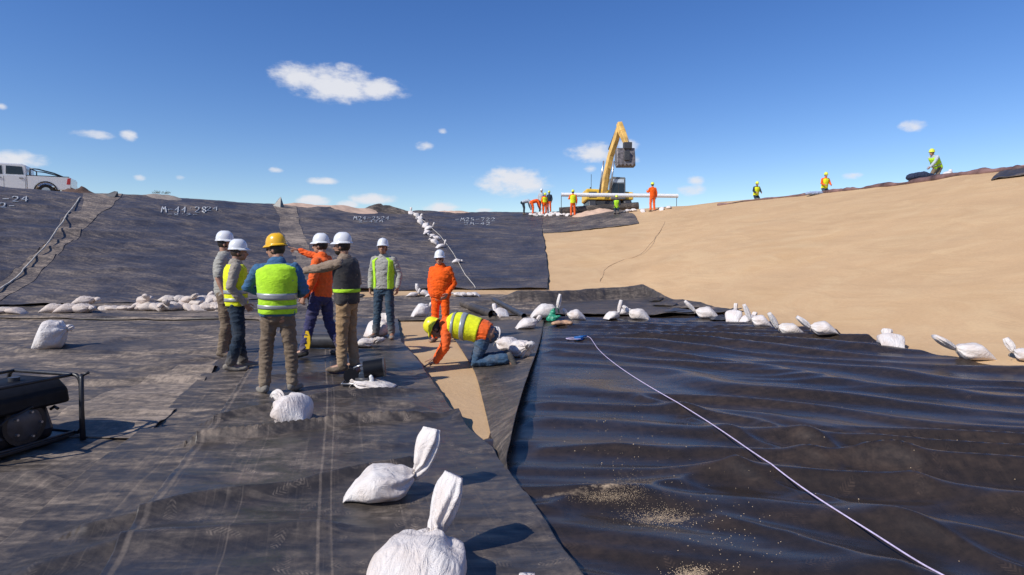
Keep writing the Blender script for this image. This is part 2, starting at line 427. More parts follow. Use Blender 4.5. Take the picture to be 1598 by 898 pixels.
for k in np.concatenate([np.linspace(0.7, 12, 14), np.geomspace(16, 6000, 22)]): rows.append((ths, last+k))
RR = np.stack([r for _, r in rows]); TH = np.broadcast_to(ths, RR.shape)
GX, GY = RR*np.sin(TH), RR*np.cos(TH); GZ = hgt(GX, GY)
GV = np.stack([GX, GY, GZ], -1).reshape(-1, 3); GF = grid_faces(RR.shape[0], RR.shape[1])[:, ::-1]
ground = mesh_np('ground', GV, GF, M_TAN); tag(ground, kind='structure')
ALLV = []; ALLF = []; _nb = 0
def reg(V, F):
    global _nb
    ALLV.append(V); ALLF.append(F+_nb); _nb += len(V)
sel = (np.hypot(GV[:, 0], GV[:, 1]) < 90); keep = sel[GF].all(1) & (GV[GF[:, 0], 1] > -6)
reg(GV, GF[keep])
terr_bvh = BVHTree.FromPolygons(GV.tolist(), GF[keep].tolist())
O = Vector((0, 0, CAMZ))
def thit(px, py):
    h = terr_bvh.ray_cast(O, ray(px, py).normalized())
    return h[0]
def tht(px, py):
    p = thit(px, py)
    if p is None: p = thit(px, py+3) or thit(px, py+8)
    th = math.atan2(p.x, p.y); r = math.hypot(p.x, p.y); rt = float(r_toe(th)); rc = float(r_crest(th))
    return th, (r-rt)/(rc-rt)

# ---- wrinkles
def seg_d(x, y, a, b):
    dx, dy = b[0]-a[0], b[1]-a[1]; L2 = dx*dx+dy*dy
    k = np.clip(((x-a[0])*dx+(y-a[1])*dy)/L2, 0, 1)
    qx, qy = a[0]+dx*k, a[1]+dy*k
    side = np.sign((x-a[0])*dy-(y-a[1])*dx)
    return np.hypot(x-qx, y-qy)*side, k
def fold(x, y, pts, w, h, asym=1.0):
    """a raised crease along a polyline given in photograph pixels on the floor"""
    P = [atz(a, b, 0.02) for a, b in pts]; best = None
    for i in range(len(P)-1):
        d, k = seg_d(x, y, P[i], P[i+1])
        best = d if best is None else np.where(np.abs(d) < np.abs(best), d, best)
    ends = np.minimum(np.hypot(x-P[0].x, y-P[0].y), np.hypot(x-P[-1].x, y-P[-1].y))
    ww = np.where(best > 0, w*asym, w)
    return h*np.exp(-(np.abs(best)/ww)**1.5)
def ripR(x, y):
    wp = fbm(x*0.17+3, y*0.36, 0, 21, 2)*1.6
    tilt = 0.42*np.log1p(np.exp((x-0.6)*1.2))
    q = (y+tilt+wp)/0.76
    s = 0.5+0.5*np.sin(2*math.pi*q); a = 0.5+0.5*np.clip(1.8*fbm(x*0.28, y*0.9, 0, 31, 2)+0.3, -1, 1)
    z = 0.108*(s**2.1)*a
    q2 = (y*1.0+0.9*tilt+fbm(x*0.22, y*0.6, 0, 44, 2)*1.2)/0.40
    s2 = 0.5+0.5*np.sin(2*math.pi*q2); a2 = np.clip(0.35+1.5*fbm(x*0.35+9, y*0.8, 0, 52, 2), 0, 1)
    z = z+0.032*(s2**2.2)*a2
    z = z*(0.55+0.45*sstep(0.2, 1.8, x-0.08*y))
    z = z+0.006*fbm(x*2.5, y*4, 0, 60, 3)
    for pts, w, h, a in R_FOLDS: z = z+fold(x, y, pts, w, h, a)
    return np.maximum(z, 0)
R_FOLDS = [([(845,800),(905,782),(980,776),(1080,752),(1160,740),(1240,742)], 0.16, 0.055, 0.7),
           ([(1080,655),(1200,700),(1330,740),(1450,775)], 0.07, 0.03, 1.0),
           ([(1000,625),(1100,648),(1180,660),(1330,715),(1440,740)], 0.09, 0.05, 1.0),
           ([(1150,745),(1250,775),(1330,800),(1470,850),(1598,898)], 0.07, 0.045, 1.2),
           ([(1130,818),(1230,845),(1330,880),(1400,905)], 0.16, 0.06, 0.8),
           ([(1350,725),(1450,738),(1598,745)], 0.12, 0.05, 1.0),
           ([(850,705),(960,702),(1060,712)], 0.1, 0.035, 1.0)]
def ripL(x, y):
    wp = fbm(x*0.3+13, y*0.5, 0, 71, 3)*1.6
    q = (y+0.12*x+wp)/0.75; s = 0.5+0.5*np.sin(2*math.pi*q)
    a = 0.35+0.65*np.clip(0.4+1.5*fbm(x*0.35, y*0.5, 0, 83, 2), 0, 1)
    z = 0.075*(s**2.2)*a+0.035*fbm(x*0.9, y*3.0, 0, 90, 3)+0.02*np.clip(fbm(x*0.6, y*2.2, 0, 97, 2), 0, 1)
    return np.maximum(z+0.01, 0)
P_FOLDS = [([(300,700),(400,688),(560,668),(640,660),(724,656)], 0.065, 0.095, 0.40),
           ([(330,665),(420,648),(520,628),(620,618),(700,612)], 0.07, 0.06, 0.6),
           ([(140,840),(300,800),(450,775),(560,750),(640,735)], 0.10, 0.07, 0.6),
           ([(420,600),(520,592),(640,588)], 0.08, 0.045, 0.7),
           ([(560,640),(640,640),(722,660)], 0.07, 0.04, 0.7),
           ([(60,898),(200,860),(330,850),(500,838)], 0.11, 0.05, 0.8)]
def ripP(x, y):
    z = 0.034*fbm(x*0.9, y*1.6, 0, 101, 3)+0.016*fbm(x*2.2, y*5, 0, 111, 3)+0.02
    wp = fbm(x*0.4, y*0.5, 0, 115, 2)
    s = 0.5+0.5*np.sin(2*math.pi*(y+0.1*x+wp)/1.1); z = z+0.025*s**2*sstep(5, 8, y)
    for pts, w, h, a in P_FOLDS: z = z+fold(x, y, pts, w, h, a)
    return np.maximum(z, 0)

def sheet(name, V, nr, nc, mat, uv, label, cat='liner', group=None, thick=0.006):
    F = grid_faces(nr, nc)
    # make it face up, then give it the thickness of the plastic
    v0 = V[F[0]]; n = np.cross(v0[1]-v0[0], v0[3]-v0[0])
    if n[2] < 0: F = F[:, ::-1]
    reg(V, F)
    o = mesh_np(name, V, F, mat, uv=uv)
    if label: tag(o, label, cat, group)
    md = o.modifiers.new('thickness', 'SOLIDIFY'); md.thickness = thick; md.offset = -1
    return o
def fpatch(name, xl, xr, ys, nc, zf, mat, label, xfade=None, upower=1.0, **k):
    """floor sheet made of rows at equal Y between two edge curves"""
    ys = np.asarray(ys); u = np.linspace(0, 1, nc)
    XL = xl(ys)[:, None]; XR = xr(ys)[:, None]
    U = np.broadcast_to(u, (len(ys), nc))
    X = XL+(XR-XL)*U; Y = np.broadcast_to(ys[:, None], X.shape)
    Z = hgt(X, Y)+zf(X, Y)
    V = np.stack([X, Y, Z], -1).reshape(-1, 3)
    uv = np.stack([(X-XL).ravel(), Y.ravel()], -1)
    return sheet(name, V, len(ys), nc, mat, uv, label, **k)
def icurve(pts):
    p = sorted(pts, key=lambda q: q[1]); ys = [q[1] for q in p]; xs = [q[0] for q in p]
    return lambda y: np.interp(y, ys, xs)
def pxc(pts, z=0.03, ext=()):
    return icurve([tuple(atz(a, b, z)[:2]) for a, b in pts]+list(ext))
ynear = lambda y0, y1, k=0.012, m=0.02: np.array(_yr(y0, y1, k, m))
def _yr(y0, y1, k, m):
    r = [y0]
    while r[-1] < y1: r.append(min(y1, r[-1]+max(m, k*abs(r[-1]))))
    return r
# edges
S1 = lambda y: -2.62-0.275*(np.asarray(y)-2.96)+0.03*np.sin(np.asarray(y)*1.3)
S2 = lambda y: -1.97-0.30*(np.asarray(y)-2.96)+0.02*np.sin(np.asarray(y)*1.1+1)
PE_px = [(621,500),(626,534),(653,563),(670,589),(705,640),(733,672),(770,706),(905,898)]
PE0 = pxc(PE_px, 0.05, [(1.35, -1.0), (1.9, -3.0)])
PE = lambda y: PE0(y)+0.006*np.sin(np.asarray(y)*7)*sstep(4.9, 6, y)
def zR(x, y):
    e = PE(y); under = sstep(-0.45, 0.0, x-e)*1.0
    fl = sstep(-0.02, 0.35, x-FR(y))
    near = np.where(y < 5.0, sstep(-0.3, 0.02, x-e), fl)
    return 0.010+ripR(x, y)*np.clip(0.12+0.88*near, 0, 1)
FRc = icurve([(atz(a, b, z).x, atz(a, b, z).y) for a, b, z in ((850,497,.03),(845,520,.05),(838,548,.08),(822,590,.14),(806,640,.18),(795,690,.17),(788,716,.12),(905,898,.03))])
FR = lambda y: FRc(y)
# toe edge of the right hand sheet
RE0 = pxc([(1000,475),(1050,484),(1090,490),(1160,500),(1250,513),(1330,529),(1400,545),(1500,565),(1598,583)], 0.05, [(8.7, 4.5), (9.6, 0), (10.2, -3)])
RE = lambda y: RE0(y)+0.10*fbm(np.asarray(y)*1.7, 3.3, 0, 7, 3)
def _st(px, py, rx, ry, k):
    q = atz(px, py, .03); return (q.x, q.y, rx, ry, k)
M_R = liner('liner_right', dust=0.13, rough=0.23, prints=0.10, wr=(0.18, 0.6), bump=0.16, dcol=(0.36, 0.24, 0.165), base=(0.016, 0.014, 0.013), dmin=0.042, spec=.36,
    stains=(_st(940, 777, .16, .04, .9), _st(975, 768, .10, .09, .7), _st(1035, 806, .22, .06, .6), _st(1082, 893, .12, .03, .8), _st(880, 781, .2, .035, .35)))
fpatch('liner_sheet', lambda y: FR(y)-np.interp(y, [3.5, 5, 7], [0.7, 0.22, 0.22]), RE, ynear(-3, 15.4, 0.0065, 0.022), 520, zR, M_R,
       'big dark rippled plastic liner on the right floor, crossed by the white rope')
M_L0 = liner('liner_left', dmin=.09, dust=1.35, rough=0.38, prints=0.0, wr=(0.7, 1.2), bump=0.35)
M_L1 = liner('liner_back', dmin=.07, dust=1.3, rough=0.38, prints=0.0, wr=(0.6, 1.2), bump=0.35)
fpatch('liner_sheet', lambda y: -24+0*y, lambda y: S1(y)+0.35, ynear(-3, 14.6, 0.006, 0.03), 620, lambda x, y: 0.006+ripL(x, y)*(1-0.8*sstep(-0.3, 0.0, x-S1(y))), M_L0,
       'wide wrinkled dusty liner on the left floor, under the generator')
def zback(x, y): return 0.008+ripL(x, y)+0.016+0.06*np.exp(-((y-14.5)/0.12)**2)*(x > -20)
def toeY(x):
    xs = np.array([p[0] for p in toe[:12]]); ysv = np.array([p[1] for p in toe[:12]]); return np.interp(x, xs, ysv)
def back_sheet():
    nc, nr = 620, 110
    X = np.linspace(-24, 0.9, nc)[None, :].repeat(nr, 0)
    far = np.where(X > -5.5, np.minimum(toeY(X)-1.6+0.35*fbm(X*0.7, 1.0, 0, 5, 2), 30), toeY(X)-0.15)
    nearY = np.where(X < S1(14.4)-0.2, 14.35, 14.25)
    v = np.linspace(0, 1, nr)[:, None]
    Y = nearY+(far-nearY)*v
    Z = hgt(X, Y)+zback(X, Y)
    sheet('liner_sheet', np.stack([X, Y, Z], -1).reshape(-1, 3), nr, nc, M_L1, np.stack([X.ravel(), Y.ravel()], -1),
          'grey liner strip running along the foot of the back slope')
back_sheet()
W0 = pxc([(338,562),(290,575),(240,590),(130,630),(40,672),(-30,705)], 0.03)
fpatch('liner_sheet', W0, lambda y: S1(y)+0.1, ynear(5.0, 8.85, 0.006, 0.02), 120, lambda x, y: 0.018+ripL(x, y)*0.9, liner('liner_wedge', dmin=.42, dust=1.5, bump=.4, wr=(.7, 1.2)),
       'palest wedge of dusty liner on the floor between the generator and the group of men')
M_P1 = liner('liner_panel_dusty', dmin=.05, dust=0.9, rough=0.36, prints=0.15, bump=0.2, rot=0.28)
fpatch('liner_sheet', S1, lambda y: S2(y)+0.2, ynear(-3, 14.3, 0.007, 0.025), 90, lambda x, y: 0.03+ripP(x, y)*0.8, M_P1,
       'narrow liner panel running from the lower left corner up to the man in dark trousers')
M_P2 = liner('liner_panel_front', dust=0.62, rough=0.28, dmin=.035, spec=.5, prints=0.38, seams=((1.02, 0.012, 0.32), (1.09, 0.008, 0.25), (0.55, 0.006, 0.2), (0.05, 0.02, 0.3)), bump=0.18, rot=0.28, stain=0.25)
def zP2(x, y):
    e = PE(y)-x
    z = 0.045+ripP(x, y)*(1-0.75*np.exp(-(np.clip(e, 0, 9)/0.4)**2)*sstep(4.6, 5.2, y))+0.012*np.exp(-(e/0.12)**2)*sstep(2, 3, y)
    z = z+0.05*np.exp(-(((x-atz(722, 662).x)/0.14)**2+((y-atz(722, 662).y)/0.16)**2))
    return np.where(y < 5, np.maximum(z, zR(x, y)+0.012), z)
fpatch('liner_sheet', S2, PE, ynear(-3, 14.3, 0.005, 0.018), 260, zP2, M_P2,
       'front liner panel with boot prints and the nearest sandbags lying on it')
# flap beside the bare strip
def flap():
    Lp = [(690,500,.03),(702,520,.03),(722,548,.03),(742,580,.03),(757,640,.03),(768,690,.03),(776,722,.03),(786,752,.03)]
    Rp = [(850,494,.04),(846,520,.06),(838,548,.09),(822,590,.15),(806,640,.19),(795,690,.17),(788,716,.12),(796,752,.03)]
    A = np.array([list(atz(a, b, z)) for a, b, z in Lp]); B = np.array([list(atz(a, b, z)) for a, b, z in Rp])
    nr, nc = 150, 60; s = np.linspace(0, 1, nr)
    def res(Q):
        k = np.linspace(0, 1, len(Q)); return np.stack([np.interp(s, k, Q[:, i]) for i in range(3)], 1)
    def sm(Q):
        Q = Q.copy()
        for _ in range(60): Q[1:-1] = 0.25*Q[:-2]+0.5*Q[1:-1]+0.25*Q[2:]
        return Q
    A = sm(res(A)); B = sm(res(B)); u = np.linspace(0, 1, nc)[None, :, None]
    V = A[:, None]*(1-u)+B[:, None]*u
    uu = u[..., 0]
    zl = A[:, 2][:, None]; zr = B[:, 2][:, None]
    V[..., 2] = zl+(zr-zl)*uu**2.2+0.03*np.sin(uu*math.pi)*sstep(0.25, 0.6, s)[:, None]+0.012*fbm(V[..., 0]*4, V[..., 1]*2, 0, 5, 3)
    V[..., 2] += hgt(V[..., 0], V[..., 1])
    uv = np.stack([(V[..., 0]-A[:, 0][:, None]).ravel(), V[..., 1].ravel()], -1)
    M = liner('liner_flap', dust=0.6, rough=0.36, prints=0.2, bump=0.2, stain=0.6, seams=((9, .1, .1),))
    sheet('liner_sheet', V.reshape(-1, 3), nr, nc, M, uv, 'curled liner strip right of the bare sand gap, its lifted edge throwing a dark shadow')
flap()
def mid_sheet():
    nc, nr = 260, 130
    u = np.linspace(0, 1, nc)[None, :].repeat(nr, 0); v = np.linspace(0, 1, nr)[:, None]
    near = 15.15+0*u
    yfar_px = [(-0.6, atz(745,474).y), (1.2, atz(850,474).y), (3.2, atz(940,469).y), (4.6, atz(1010,469).y), (5.2, atz(1045,480).y), (5.6, 15.6)]
    X = -0.6+(5.75+0.6)*u
    far = np.interp(X, [p[0] for p in yfar_px], [p[1] for p in yfar_px])+0.12*fbm(X*2.2, 0.3, 0, 5, 3)
    far = np.maximum(far, near+0.1)
    Y = near+(far-near)*v
    ridge = sstep(-0.8, 0.3, X)*(1-sstep(4.5, 5.1, X))
    Z = hgt(X, Y)*0.9+0.05+0.03*fbm(X*1.5, Y*2.5, 0, 15, 3)+0.35*ridge*sstep(-0.75, -0.12, Y-far)+0.05*np.exp(-((Y-15.2)/0.15)**2)
    Z += 0.06*np.clip(fbm(X*1.2+5, Y*1.2, 0, 35, 3), 0, 1)
    M = liner('liner_mid', dust=0.65, rough=0.36, bump=0.35, stain=0.5)
    sheet('liner_sheet', np.stack([X, Y, Z], -1).reshape(-1, 3), nr, nc, M, np.stack([X.ravel(), Y.ravel()], -1),
          'grey liner piece with a raised dark rear edge against the sand slope')
mid_sheet()

# ---- slope panels
def spanel(label, Lb, Rb, dust, t0=-0.05, t1=1.07, nr=150, nc=150, base=(0.016, 0.018, 0.026), lay=0.03, lower=None, wrs=1.0, rough=0.36, dmin=0.10, edge=1.0, tfun=None, warp=0.0):
    LT = sorted([tht(*p)[::-1] for p in Lb]); RT = sorted([tht(*p)[::-1] for p in Rb])
    def ex(T):
        ts = np.array([a for a, _ in T]); th = np.array([b for _, b in T])
        c = np.polyfit(ts, th, 1) if len(T) == 2 else np.polyfit(ts, th, 2)
        return lambda t: np.polyval(c, t)
    fl, fr = ex(LT), ex(RT)
    v = np.linspace(0, 1, nr)[:, None]; u = np.linspace(0, 1, nc)[None, :]
    if tfun is None: t = t0+(t1-t0)*v+0*u
    else:
        lo = tfun(u); t = lo+(t1-lo)*v
    th = fl(t)+(fr(t)-fl(t))*u
    th = th+0.010*fbm(t*5+3, 1.7*np.sign(u-.5), 0, 23, 3)*np.abs(2*u-1)**4*edge
    X, Y = tt(th, t)
    wob = fbm(t*9, th*2, 0, 3, 3)*0.0035*(np.abs(u-0.5) > 0.45); X2 = X
    # level creases across the slope plus sagging diagonals near the foot
    zc = 4.8*t
    q = (zc*2.4+0.9*fbm(X*0.25, zc*0.9, 0, 7, 3)); s = 0.5+0.5*np.sin(2*math.pi*q)
    a = np.clip(0.35+1.5*fbm(X*0.35, zc*0.8, 0, 17, 2), 0, 1)
    W = 0.10*s**3*a+0.09*fbm(X*0.5, zc*3.2, 0, 27, 4)
    W = W+0.09*np.clip(fbm(X*0.35+zc*0.7, zc*0.8, 0, 37, 3), 0, 1)*sstep(0.75, 0.0, t)*1.4
    W = W*wrs+0.012*fbm(X*3, zc*6, 0, 47, 3)
    Z = hgt(X, Y)+lay+np.maximum(W, -0.02)
    return sheet('slope_liner', np.stack([X, Y, Z], -1).reshape(-1, 3), t.shape[0], t.shape[1],
        liner('liner_slope_'+str(len(MATS)), dust=dust, dmin=dmin, base=base, rough=rough, wr=(0.35, 0.6), bump=0.9), np.stack([(X-X[:, :1]).ravel(), Y.ravel()], -1), label)
NAVY = (0.020, 0.025, 0.040)
b_l = [(-420,285+20),(-520,470)]
b1 = [(128,307),(45,400),(-60,478)]; b2 = [(178,311),(88,400),(5,474)]
b3 = [(428,326),(470,468)]; b4 = [(461,330),(484,390),(512,464)]; b5 = [(655,338),(700,397),(748,457)]
b6 = [(843,340),(857,458)]
sl0 = spanel('liner panel on the far left slope below the white pickup, chalk marks at its top', [(-300,300),(-420,470)], [(132,308),(50,400),(-52,478)], 0.65, base=NAVY, nc=200, lay=0.03)
sl1 = spanel('creased dusty liner strip on the left slope, right of the diagonal rope', b1, b2, 1.5, dmin=.26, edge=1.8, lay=0.05, wrs=1.25, nc=90)
sl2 = spanel('widest dark liner panel on the left slope with chalk numbers near its top', [(172,311),(82,400),(0,474)], [(434,326),(476,468)], 0.70, base=NAVY, nc=320, nr=200, lay=0.04)
sl3 = spanel('pale dusty liner strip on the slope behind the yellow helmet', b3, b4, 1.7, dmin=.26, lay=0.05, nc=60, wrs=.8)
sl4 = spanel('dark liner panel on the back slope left of the sandbag line', [(455,330),(478,390),(506,464)], [(660,338),(705,397),(753,457)], 0.75, base=NAVY, nc=260, nr=200, lay=0.035, t0=0.02, wrs=1.4)
sl5 = spanel('dark liner panel on the back slope between the white rope and the bare sand', b5, b6, 0.5, base=NAVY, nc=240, nr=200, lay=0.06, t0=0.02)
tG = [tht(x, y)[1] for x, y in ((845,365),(900,361),(950,355),(985,350),(998,338))]
uG = [0, 0.36, 0.68, 0.92, 1.0]
sl6 = spanel('short grey liner panel on the back slope above the bare sand, below the workers', [(842,340),(848,366)], [(985,334),(1003,345)], 1.1, edge=0.0, dmin=.12, nc=120, nr=60, lay=0.045,
       tfun=lambda u: np.interp(u, uG, tG)+0.01*fbm(u*9, 1, 0, 3, 2))

# ---- one surface to drop things onto
BV = np.concatenate(ALLV); BF = np.concatenate(ALLF)
bvh = BVHTree.FromPolygons(BV.tolist(), BF.tolist())
def hit(px, py):
    for dy in (0, 1, 2, 4, 7, 12, 20):
        h = bvh.ray_cast(O, ray(px, py+dy).normalized())
        if h[0] is not None: return h[0]
def top(x, y, z0=9.0):
    h = bvh.ray_cast(Vector((x, y, z0)), Vector((0, 0, -1)))
    return h[0].z if h[0] is not None else float(hgt(x, y))
def nrm(x, y):
    e = 0.25
    return Vector((-(top(x+e, y)-top(x-e, y))/(2*e), -(top(x, y+e)-top(x, y-e))/(2*e), 1)).normalized()

# ================================================================== people
deps_cache = {}
def loft_rings(pts, rad, side=(1, 0, 0), n=14, cap=(True, True)):
    """tapered tube with rounded ends; rad = (across, front-back) at each point"""
    P = [np.array(p, float) for p in pts]; rad = [(r, r) if not isinstance(r, (tuple, list)) else r for r in rad]
    side = np.array(side, float); rings = []; a0 = None
    T = []
    for i in range(len(P)):
        t = P[min(i+1, len(P)-1)]-P[max(i-1, 0)]; T.append(t/(np.linalg.norm(t)+1e-9))
    def ring(c, t, ra, rb, a0):
        a = side-t*side.dot(t)
        if np.linalg.norm(a) < 0.15: a = np.array((0, 1, 0.3))-t*np.dot((0, 1, 0.3), t)
        a /= np.linalg.norm(a); b = np.cross(t, a)
        ph = np.linspace(0, 2*math.pi, n, endpoint=False)
        return c+np.outer(np.cos(ph)*ra, a)+np.outer(np.sin(ph)*rb, b)
    def capr(i, sgn):
        c, t, (ra, rb) = P[i], T[i], rad[i]; k = min(ra, rb); out = []
        for an in (30, 60, 82):
            out.append(ring(c+t*sgn*k*math.sin(R_(an)), t, ra*math.cos(R_(an)), rb*math.cos(R_(an)), None))
        return out
    if cap[0]: rings += capr(0, -1)[::-1]
    for i in range(len(P)): rings.append(ring(P[i], T[i], rad[i][0], rad[i][1], None))
    if cap[1]: rings += capr(len(P)-1, 1)
    V = np.concatenate(rings).tolist(); F = []
    for i in range(len(rings)-1):
        for k in range(n): F.append([i*n+k, i*n+(k+1) % n, (i+1)*n+(k+1) % n, (i+1)*n+k])
    F.append(list(range(n))[::-1]); F.append([(len(rings)-1)*n+k for k in range(n)])
    return V, F
class Lump(MB):
    def loft(s, pts, rad, side=(1, 0, 0), n=14, cap=(True, True)): return s.add(*loft_rings(pts, rad, side, n, cap))
    def fuse(s, name, mat, parent, voxel, smooth=3, folds=0.0, seed=0, extra=None, fs=(7, 7, 20), clampz=None):
        """merge the lumps into one continuous skin, then crease it"""
        me = bpy.data.meshes.new(name); me.from_pydata([tuple(v) for v in s.v], [], s.f)
        bm = bmesh.new(); bm.from_mesh(me); bmesh.ops.recalc_face_normals(bm, faces=bm.faces); bm.to_mesh(me); bm.free()
        t = bpy.data.objects.new('tmp', me); col.objects.link(t)
        m = t.modifiers.new('r', 'REMESH'); m.mode = 'VOXEL'; m.voxel_size = voxel; m.use_smooth_shade = True
        if smooth:
            q = t.modifiers.new('s', 'SMOOTH'); q.factor = 0.5; q.iterations = smooth
        dg = bpy.context.evaluated_depsgraph_get(); ev = t.evaluated_get(dg); out = bpy.data.meshes.new_from_object(ev)
        bpy.data.objects.remove(t); bpy.data.meshes.remove(me)
        nv = len(out.vertices); co = np.empty(nv*3, np.float32); out.vertices.foreach_get('co', co); co = co.reshape(-1, 3)
        if folds and nv:
            no = np.empty(nv*3, np.float32); out.vertices.foreach_get('normal', no); no = no.reshape(-1, 3)
            wx = fbm(co[:, 0]*4, co[:, 1]*4, co[:, 2]*4, seed+5, 2)
            f1 = fbm(co[:, 0]*fs[0]+wx, co[:, 1]*fs[1]+wx, co[:, 2]*fs[2]+wx*2, seed, 3)
            rid = 1-np.sqrt(np.abs(f1)+.003)*1.9
            co = co+no*(rid*folds)[:, None]
        if clampz is not None: co[:, 2] = np.maximum(co[:, 2], clampz)
        out.vertices.foreach_set('co', co.astype(np.float32).ravel())
        out.name = name
        if extra is not None:
            V2, F2 = extra; bm = bmesh.new(); bm.from_mesh(out)
            vs = [bm.verts.new(v) for v in V2]
            for f in F2:
                try: bm.faces.new([vs[i] for i in f])
                except ValueError: pass
            bmesh.ops.recalc_face_normals(bm, faces=bm.faces); bm.to_mesh(out); bm.free()
        for p in out.polygons: p.use_smooth = True
        out.materials.append(mat)
        o = bpy.data.objects.new(name, out); col.objects.link(o); o.parent = parent; return o

SKIN = simple('skin', (0.42, 0.23, 0.15), 0.5, var=0.1, nscale=25)
SKIN_D = simple('skin_tanned', (0.33, 0.175, 0.11), 0.5, var=0.1, nscale=25)
HAIR = simple('hair', (0.02, 0.015, 0.012), 0.6)
HAIR_B = simple('hair_brown', (0.05, 0.032, 0.02), 0.6)
BLACKP = simple('black_plastic', (0.012, 0.012, 0.014), 0.35, var=0.3)
HELM_W = simple('white_shell', (0.76, 0.77, 0.78), 0.28, var=0.02, coat=.3)
HELM_Y = simple('yellow_shell', (0.85, 0.47, 0.01), 0.28, var=0.03, coat=.3)
HELM_L = simple('lime_shell', (0.75, 0.85, 0.06), 0.3, var=0.03)
STRIPE = simple('reflective_tape', (0.36, 0.38, 0.38), 0.35, metal=0.25, var=0.05)
STRIPE_L = simple('reflective_tape_bright', (0.7, 0.7, 0.68), 0.4, var=0.05)
C = dict(
    lime=fabric('vest_lime', (0.46, 0.80, 0.03), dirtamt=0.05), lime2=fabric('vest_yellow', (0.78, 0.82, 0.02), dirtamt=0.05),
    blueshirt=fabric('shirt_blue', (0.045, 0.13, 0.25), dirtamt=0.1), greyshirt=fabric('shirt_grey', (0.36, 0.35, 0.31), dirtamt=0.2),
    stone=fabric('shirt_stone', (0.33, 0.29, 0.24), dirtamt=0.2), orange=fabric('orange_cloth', (0.86, 0.13, 0.02), dirtamt=0.08),
    orange2=fabric('orange_coverall', (0.93, 0.115, 0.005), dirtamt=0.04), tanshirt=fabric('shirt_tan', (0.27, 0.20, 0.145), dirtamt=0.2),
    darkvest=fabric('vest_dark', (0.045, 0.043, 0.045), dirtamt=0.15), khaki=fabric('trousers_khaki', (0.17, 0.125, 0.085), dirtamt=0.3, low=0.35),
    tan=fabric('trousers_tan', (0.33, 0.215, 0.115), dirtamt=0.3, low=0.35), navy=fabric('trousers_navy', (0.016, 0.03, 0.05), dirtamt=0.1, low=0.25),
    denim=fabric('denim', (0.035, 0.065, 0.10), dirtamt=0.2, low=0.3), denim2=fabric('denim_light', (0.04, 0.085, 0.15), dirtamt=0.25),
    indigo=fabric('trousers_indigo', (0.045, 0.045, 0.12), dirtamt=0.2, low=0.25), pale=fabric('shirt_pale', (0.45, 0.50, 0.55), dirtamt=0.1),
    boot=fabric('boot_leather', (0.12, 0.09, 0.065), dirtamt=0.6, rough=0.7), bootd=fabric('boot_dark', (0.03, 0.028, 0.027), dirtamt=0.4, rough=0.7),
    bootk=fabric('boot_dusty_black', (0.085, 0.078, 0.07), dirtamt=0.5, rough=0.8), bootg=fabric('boot_grey', (0.22, 0.2, 0.17), dirtamt=0.4, rough=0.75))
def A(*v): return np.array(v, float)
def lerp(a, b, t): return A(*a)*(1-t)+A(*b)*t
STAND = dict(pel=(0, 0, .95), wai=(0, 0, 1.10), che=(0, .0, 1.30), nek=(0, 0, 1.49), hed=(0, .025, 1.645),
    shR=(.175, -.01, 1.43), elR=(.25, -.04, 1.15), wrR=(.26, .05, .91), hiR=(.092, 0, .92), knR=(.115, .02, .50), anR=(.125, -.03, .09), toR=(.155, .15, .035),
    shL=(-.175, -.01, 1.43), elL=(-.25, -.04, 1.15), wrL=(-.26, .05, .91), hiL=(-.092, 0, .92), knL=(-.115, .02, .50), anL=(-.125, -.03, .09), toL=(-.155, .15, .035))
